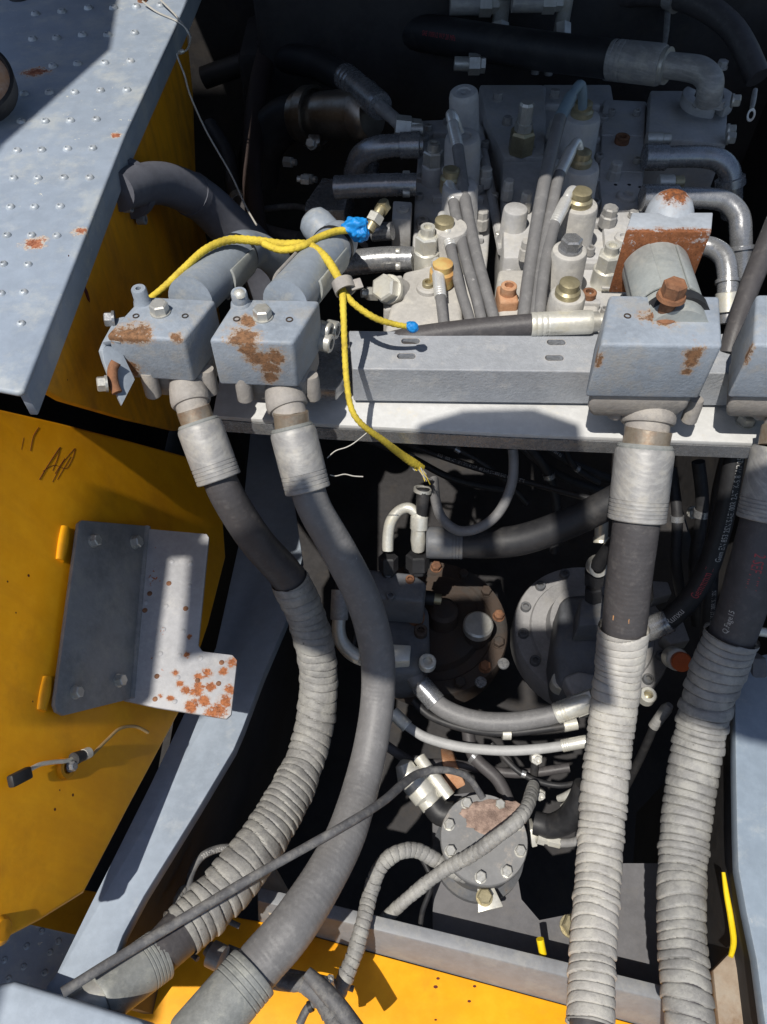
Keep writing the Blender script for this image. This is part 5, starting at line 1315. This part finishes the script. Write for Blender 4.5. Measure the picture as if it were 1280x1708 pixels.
for i, (lbl, ln, tx) in enumerate((
        ('thin lettered hose under the ledge, crossing towards the pale hose ferrule', [(640, 722, 1.25, 11), (720, 755, 1.22, 11), (800, 782, 1.2, 11), (880, 804, 1.17, 11), (985, 832, 1.13, 11)], 'SAE 100R1AT 1SN DN10 WP 180 BAR EN 853 SAE100R1AT 2TE'),
        ('dark hose in the bundle under the ledge, nearest its middle', [(860, 735, 1.2, 14), (900, 770, 1.22, 14), (950, 800, 1.25, 14), (1010, 820, 1.27, 14)], 'DN6 WP 210 BAR'),
        ('dark hose in the bundle under the ledge, towards the right block', [(900, 735, 1.2, 14), (950, 770, 1.22, 14), (1020, 800, 1.25, 14)], 'EN 854 R6'))):
    T = Thing('lettered_line', lbl, 'hose', X(*ln[0][:3]), 'hoses in the lower compartment')
    pp = pw(ln)
    T.part('rubber', MB().tube(pp, 12), m_black)
    T.part('print', text_tube(tx, pp, .10 if i == 0 else .02, .007, Vector((0, -.6, .8)), squeeze=.75), m_print)
# right wall details: plate with a lone bolt
T = Thing('rail_clip', 'cream steel clip on the edge of the right frame rail', 'clip', X(1205, 1235, 1.06))
T.part('plate', MB().prism([X(u, v, 1.06) for u, v in ((1189, 1262), (1196, 1232), (1204, 1214), (1221, 1208), (1222, 1224), (1210, 1232), (1204, 1262))], Vector((.004, .006, -.01))), m_cream, bevel=.0015)
T = Thing('wall_bolt', 'small zinc bolt in the dark right of the pale hose', 'bolt', X(1157, 854, 1.25))
T.put('head', 'bolt', X(1157, 854, 1.25), Vector((-.3, -.8, .4)), .016, m_zinc)
T = Thing('hose_end', 'short grey hose end pointing up beside the pale spiral hose', 'hose', X(1105, 1190, 1.2), 'hoses in the lower compartment')
T.part('sleeve', MB().tube([(X(1090, 1212, 1.22), rr(18, 1.2)), (X(1112, 1182, 1.2), rr(20, 1.2)), (X(1118, 1176, 1.195), rr(12, 1.2))], 14), m_ferr)
T.part('tail', hose([(1092, 1210, 1.22, 14), (1070, 1260, 1.27, 14), (1040, 1320, 1.34, 14)], 6, 12), m_black)
# round grey filters behind the right hose
T = Thing('rubber_pads', 'pair of grey pads behind the right hose at the frame edge', 'pads', X(1262, 1130, 1.02))
for u in (1238, 1268):
    T.part('pad', MB().prism([X(u + a, v, 1.03) for a, v in ((-13, 1098), (13, 1098), (14, 1158), (-12, 1158))], Vector((0, .02, -.02))), m_motor, bevel=.004)
T.part('pin', MB().cyl(X(1258, 1052, 1.0), X(1285, 1056, 1.0), .006, n=12), m_cream)

# ================================================================== swivel joint on the deck
ZS = -.45
KJ = .888
_X, _rr = X, rr
X = lambda u, v, t: _X(u, v, t * KJ)
rr = lambda w_, t: _rr(w_, t * KJ)
c, R_ = disc_px(808, 1398, ZS, 73)
T = Thing('swivel_joint', 'grey round swivel joint cover with dirt on top, low in the compartment', 'swivel joint', c)
T.part('body', MB().lathe(c - ZUP * .10, ZUP, [(0, R_ * 1.1), (.02, R_ * 1.1), (.03, R_ * .92), (.088, R_ * .92)], 48), m_motor)
T.part('cover', MB().lathe(c - ZUP * .014, ZUP, [(0, R_ * .98), (.002, R_), (.012, R_), (.014, R_ * .98), (.014, 0)], 56), m_motorlt2 if 'm_motorlt2' in globals() else mat('joint_cover', (.19, .19, .19), .55, var=.15, dirt=(.5, .42, .34), dirt_amt=.25, dirt_scale=40))
for a in (-20, -58, -100, 160, 115, 60, 20, 200):
    q = c + Vector((math.cos(math.radians(a)), math.sin(math.radians(a)), 0)) * R_ * .84
    T.put('bolt', 'bolt', q, ZUP, .0125, m_zinc, spin=a)
b = MB()
bmesh.ops.create_icosphere(b.bm, subdivisions=4, radius=1)
for v_ in b.bm.verts:
    n_ = 1 + .35 * mn.noise(v_.co * 2.2) + .25 * mn.noise(v_.co * 6)
    v_.co = c + Vector((.012, .03, -.001)) + Vector((v_.co.x * .042 * n_, v_.co.y * .022 * n_, max(v_.co.z, -.1) * .006 * n_))
T.part('dirt', b, mat('sandy_dirt', (.36, .26, .21), .95, var=.3, vscale=80, second=(.16, .11, .09), bump=1.0, bscale=400), ang=60)
q0 = [Z(u, v, ZS - .05) for u, v in ((796, 1462), (818, 1466), (840, 1512), (798, 1522))]
T.part('strap', MB().prism(q0, (0, 0, -.008)), m_cream, bevel=.001)
T.put('bolt', 'bolt', Z(808, 1497, ZS - .049), ZUP, px(22, c), m_brass)
# fittings around it
T.part('elbow_barrel', MB().tube([(X(672, 1268, 1.28), .004), (X(674, 1274, 1.28), .013), (X(680, 1290, 1.275), rr(38, 1.27)), (X(682, 1292, 1.275), rr(46, 1.27)), (X(712, 1330, 1.255), rr(46, 1.27)), (X(714, 1333, 1.255), rr(38, 1.27)), (X(722, 1346, 1.25), rr(36, 1.27))], 24), m_cream)
T.part('elbow_barrel', MB().tube([(X(700, 1264, 1.29), rr(22, 1.28)), (X(724, 1298, 1.27), rr(22, 1.28)), (X(726, 1300, 1.27), rr(26, 1.28)), (X(748, 1330, 1.26), rr(26, 1.28))], 20), m_cream)
T.part('rusty_lug', MB().prism([X(u, v, 1.3) for u, v in ((738, 1268), (760, 1272), (778, 1310), (762, 1318), (752, 1326), (742, 1300))], Vector((0, .03, -.03))), MATS['rust_pale'], bevel=.003)
T.part('black_elbow', hose([(722, 1340, 1.25, 36), (736, 1356, 1.245, 38), (758, 1358, 1.24, 36)], 6, 18), m_black)
T.part('nipple', MB().cyl(X(748, 1356, 1.235), X(768, 1360, 1.235), rr(26, 1.24), n=6), m_cream, ang=20)
T.part('nipple', MB().tube([(X(738, 1374, 1.24), rr(14, 1.24)), (X(742, 1375, 1.24), rr(20, 1.24)), (X(764, 1380, 1.24), rr(20, 1.24))], 14), m_cream)
T.part('side_bracket', MB().prism([X(u, v, 1.27) for u, v in ((766, 1345), (784, 1340), (778, 1390), (762, 1388))], Vector((0, .02, -.03))), m_cream, bevel=.002)
T.part('union', MB().tube([(X(896, 1397, 1.24), rr(20, 1.24)), (X(908, 1400, 1.24), rr(20, 1.24)), (X(909, 1400, 1.24), rr(15, 1.24)), (X(914, 1401, 1.24), rr(15, 1.24)), (X(915, 1401, 1.24), rr(19, 1.24)), (X(934, 1406, 1.238), rr(18, 1.24)), (X(936, 1406, 1.238), rr(13, 1.24))], 6), m_cream, ang=20)
T.part('drain_tube', hose([(934, 1406, 1.238, 13), (958, 1404, 1.225, 13), (978, 1392, 1.21, 13), (1000, 1370, 1.2, 13)], 6, 14), m_ferr)
T.part('port_ear', MB().prism([X(u, v, 1.25) for u, v in ((884, 1385), (893, 1382), (897, 1412), (888, 1414))], Vector((0, .02, -.02))), m_cream, bevel=.001)
T.part('black_elbow', hose([(892, 1372, 1.25, 34), (920, 1378, 1.24, 36), (948, 1366, 1.22, 38), (966, 1342, 1.2, 38), (978, 1310, 1.19, 36)], 8, 20), m_black)
T.part('pale_lever', hose([(932, 1332, 1.24, 10), (945, 1328, 1.23, 13), (958, 1320, 1.22, 12), (968, 1314, 1.21, 9)], 6, 12), m_cream)
T.part('pale_lever', hose([(938, 1346, 1.24, 8), (950, 1338, 1.23, 11), (964, 1328, 1.22, 10)], 6, 12), m_cream)
for u, v in ((893, 1263), (898, 1322)):
    T.put('hex_fitting', 'nut', X(u, v, 1.27), Vector((0, -.5, .8)), .016, m_zinc)
# upright dark pipes between the joint and the motors
T.part('riser', hose([(893, 1268, 1.28, 12), (888, 1330, 1.3, 12)], 4, 12), m_black)

X, rr = _X, _rr
# deck bolts
for u, v, lb in ((952, 1545, 'rusty bolt on the deck beside the pale spiral hose'),):
    p = Z(u, v, ZD)
    T = Thing('deck_bolt', lb, 'bolt', p)
    T.put('head', 'bolt', p, ZUP, .024, m_brass, h=1.2)
p = Z(905, 1587, ZC)
single('yellow_stub', 'short yellow plastic stub standing behind the crossmember', 'stub', MB().tube([(X(906, 1592, 1.0), .005), (X(901, 1566, 1.0), .005)], 12), m_ytape)
single('yellow_strip', 'yellow plastic strip hanging beside the right frame rail', 'strip', MB().tube(pw([(1207, 1455, .935, 6), (1212, 1490, .925, 9), (1219, 1530, .915, 10), (1224, 1570, .90, 10), (1219, 1596, .89, 8)]), 10), m_ytape)
single('vertical_cylinder', 'dark upright cylinder in the gap beside the right frame rail', 'cylinder', MB().lathe(Z(1192, 1500, -.47), ZUP, [(-.2, .024), (0, .024), (.0, .018), (.07, .017), (.073, 0)], 28), m_motor)

# ================================================================== conduits and cables low in front
def conduit(name, label, line, pitch, m, seed, amp=.13, extra=()):
    T = Thing(name, label, 'conduit', X(*line[0][:3]), 'spiral wrapped conduits')
    T.part('core', hose([(u, v, t, w_ * .86) for u, v, t, w_ in line], 8, 12), m_black)
    T.part('spiral_wrap', sleeve(line, pitch, amp, seed, n=18, sub=8, uneven=.3), m)
    return T
T = conduit('wrapped_conduit', 'pale spiral wrapped conduit rising over the crossmember in the middle', [(556, 1676, .95, 27), (572, 1640, .955, 27), (592, 1590, .97, 27), (606, 1540, .99, 26), (618, 1490, 1.02, 26), (634, 1448, 1.03, 25), (660, 1424, 1.04, 25), (694, 1418, 1.05, 25), (730, 1436, 1.055, 25), (765, 1456, 1.06, 25), (800, 1466, 1.07, 25)], .0085, m_wrap, 31)
T = conduit('wrapped_conduit', 'spiral wrapped conduit lying across the round joint cover', [(640, 1535, 1.04, 20), (690, 1490, 1.04, 21), (740, 1452, 1.035, 22), (790, 1424, 1.02, 23), (830, 1395, 1.012, 23), (862, 1370, 1.015, 23), (880, 1345, 1.04, 22), (890, 1310, 1.1, 20)], .0085, m_wrap, 37)
T = conduit('wrapped_conduit', 'short wrapped conduit end in the tangle at the bottom edge', [(504, 1640, .93, 26), (530, 1660, .925, 28), (552, 1690, .915, 32), (570, 1730, .90, 34)], .009, m_cable2 if 'm_cable2' in globals() else m_cable, 41, .08)
T = conduit('wrapped_conduit', 'dark wrapped conduit leading left from the tangle at the bottom edge', [(560, 1655, .95, 24), (520, 1640, .955, 24), (480, 1640, .96, 24), (440, 1620, .97, 22)], .009, m_cable, 43, .08)
T = conduit('wrapped_conduit', 'thin wrapped loop behind the leftmost large hose', [(298, 1530, .95, 15), (296, 1505, .96, 15), (306, 1486, .975, 15), (325, 1477, .99, 15), (345, 1482, 1.0, 15), (362, 1500, 1.01, 15)], .006, m_wrap, 47)
single('dusty_tube', 'dusty grey tube end in the tangle on the yellow boom plate', 'tube', MB().tube(pw([(512, 1622, .93, 20), (540, 1650, .92, 28), (570, 1685, .91, 30), (610, 1740, .90, 30)]), 16), m_cable)
single('torn_cover', 'torn scrap of pale tube cover beside the middle conduit', 'scrap', wad(X(548, 1648, .93), .011, .7), m_cream, ang=60)
T = Thing('dark_link', 'dark pipe end and bracket under the leftmost hose on the boom plate', 'pipe', X(390, 1600, .98))
T.part('pipe', MB().tube(pw([(345, 1580, 1.0, 22), (370, 1596, .995, 34), (420, 1618, .98, 36), (470, 1636, .97, 30), (520, 1640, .97, 24)]), 18), m_cable)
T.part('end_ring', MB().cyl(X(352, 1590, .975), X(372, 1600, .97), rr(42, .97), n=20), m_ferr)
T = Thing('frame_strut', 'tan strut between the leftmost hose and the crossmember', 'strut', X(470, 1510, 1.05))
T.part('bar', MB().box(X(466, 1505, 1.06), X(500, 1560, 1.03) - X(440, 1450, 1.1), TOCAM, Vector((1, .3, 0)), .12, .02, .035), mat('tan_paint', (.36, .30, .23), .7, var=.3), bevel=.004)
# black cable crossing over the big hoses
T = Thing('black_cable', 'long black cable crossing over both left hoses to the swivel joint', 'cable', X(300, 1540, .8))
T.part('lead', hose([(104, 1656, .745, 18), (170, 1614, .765, 17), (250, 1566, .79, 17), (340, 1512, .815, 17), (430, 1458, .84, 16), (520, 1408, .87, 15.5), (590, 1368, .895, 15), (640, 1336, .94, 15), (672, 1308, .99, 15), (700, 1290, 1.03, 14), (740, 1284, 1.05, 12), (780, 1296, 1.07, 11), (805, 1330, 1.08, 11)], 8, 16, .04), m_cable)
T = Thing('yellow_rod', 'thin yellow rod beneath the black cable at the lower left', 'rod', X(200, 1600, .85))
T.part('rod', MB().tube(pw([(130, 1668, .84, 12), (190, 1620, .855, 12), (260, 1568, .88, 12)]), 12), m_ytape)
T = Thing('lettered_loop', 'black lettered hose loop behind the leftmost large hose', 'hose', X(330, 1450, 1.0), 'hoses in the lower compartment')
lp_ = pw([(312, 1525, .96, 13), (314, 1490, .975, 13), (320, 1455, .99, 13), (338, 1428, 1.0, 13), (368, 1415, 1.01, 13), (400, 1416, 1.02, 13), (425, 1428, 1.03, 13)])
T.part('rubber', MB().tube(lp_, 14), m_cable)
T.part('print', text_tube('22.5MPa (3260PSI) 1/4', lp_, .07, .008, Vector((0, -.5, .85)), squeeze=.62), m_print)
# ---- more small dark lines in the deep of the compartment
rnd = random.Random(5)
mess = [[(600, 728, 1.3, 12), (680, 760, 1.3, 12), (760, 800, 1.3, 12), (860, 820, 1.32, 12)],
        [(700, 735, 1.22, 9), (760, 748, 1.2, 9), (830, 790, 1.2, 9), (880, 840, 1.22, 9)],
        [(880, 742, 1.2, 16), (915, 790, 1.22, 16), (930, 850, 1.25, 16), (925, 920, 1.3, 16)],
        [(940, 742, 1.18, 10), (960, 780, 1.2, 10), (1000, 805, 1.22, 10)],
        [(1120, 780, 1.2, 18), (1130, 860, 1.2, 18), (1128, 940, 1.22, 18), (1140, 1010, 1.26, 18)],
        [(1165, 770, 1.15, 22), (1172, 850, 1.18, 22), (1160, 940, 1.22, 22), (1165, 1040, 1.3, 22)],
        [(640, 1240, 1.16, 16), (690, 1270, 1.17, 16), (760, 1275, 1.17, 16), (860, 1290, 1.16, 16), (950, 1280, 1.15, 16)],
        [(780, 1210, 1.19, 22), (790, 1260, 1.17, 22), (830, 1300, 1.15, 22), (850, 1340, 1.13, 22)],
        [(560, 900, 1.3, 12), (590, 960, 1.28, 12), (600, 1020, 1.28, 12), (585, 1100, 1.3, 12)],
        [(820, 1240, 1.15, 10), (870, 1290, 1.13, 10), (930, 1310, 1.12, 10), (985, 1300, 1.1, 10)]]
where = ['deepest line under the ledge beside the frayed cable end', 'thin line under the ledge ending near the looped hose', 'dark hose bending down behind the loop hose', 'short thin line under the ledge right of the loop hose', 'dark hose dropping just right of the pale ferrule',
         'thicker dark hose dropping between the two right hoses', 'dark line passing behind the cream barrels of the swivel joint', 'thick dark hose dropping behind the swivel joint', 'dark line left of the rusty motor', 'thin dark line above the black elbow of the swivel joint']
for ln, wh in zip(mess, where):
    T = Thing('dark_line', wh, 'hose', X(*ln[0][:3]), 'dark lines deep in the compartment')
    T.part('rubber', hose(ln, 8, 12), m_rub if rnd.random() < .6 else m_black)
    a_, b_ = X(*ln[1][:3]), X(*ln[2][:3])
    T.part('clip', MB().cyl(a_, a_.lerp(b_, .12), rr(ln[1][3] * 1.25, ln[1][2]), n=16), m_tube)

# ---- more of the tangle at the lower left and on the boom plate
for lb, ln, mm in (('thin black lead looping out from under the leftmost hose ferrule', [(330, 1600, .93, 9), (300, 1570, .95, 9), (318, 1540, .97, 9), (360, 1530, .98, 9), (400, 1545, .98, 9)], m_cable),
                   ('thin dark lead lying across the boom plate beneath the smooth hose', [(380, 1580, 1.02, 10), (430, 1600, 1.02, 10), (480, 1620, 1.015, 10), (540, 1632, 1.01, 10), (590, 1650, 1.0, 10)], m_cable),
                   ('dusty lead curling out of the tangle at the bottom edge', [(500, 1708, .93, 14), (515, 1680, .935, 14), (540, 1668, .935, 14), (560, 1690, .93, 14), (566, 1730, .92, 14)], m_cable),
                   ('thin dark lead dropping behind the middle conduit onto the crossmember', [(700, 1425, 1.06, 9), (720, 1470, 1.05, 9), (705, 1520, 1.03, 9), (700, 1560, 1.01, 9)], m_black)):
    T = Thing('loose_lead', lb, 'lead', X(*ln[0][:3]), 'loose leads low in front')
    T.part('lead', hose(ln, 8, 12, .05), mm)
    T.part('tape', MB().cyl(X(*ln[1][:3]), X(*ln[1][:3]).lerp(X(*ln[2][:3]), .25), rr(ln[1][3] * 1.3, ln[1][2]), n=14), m_black)
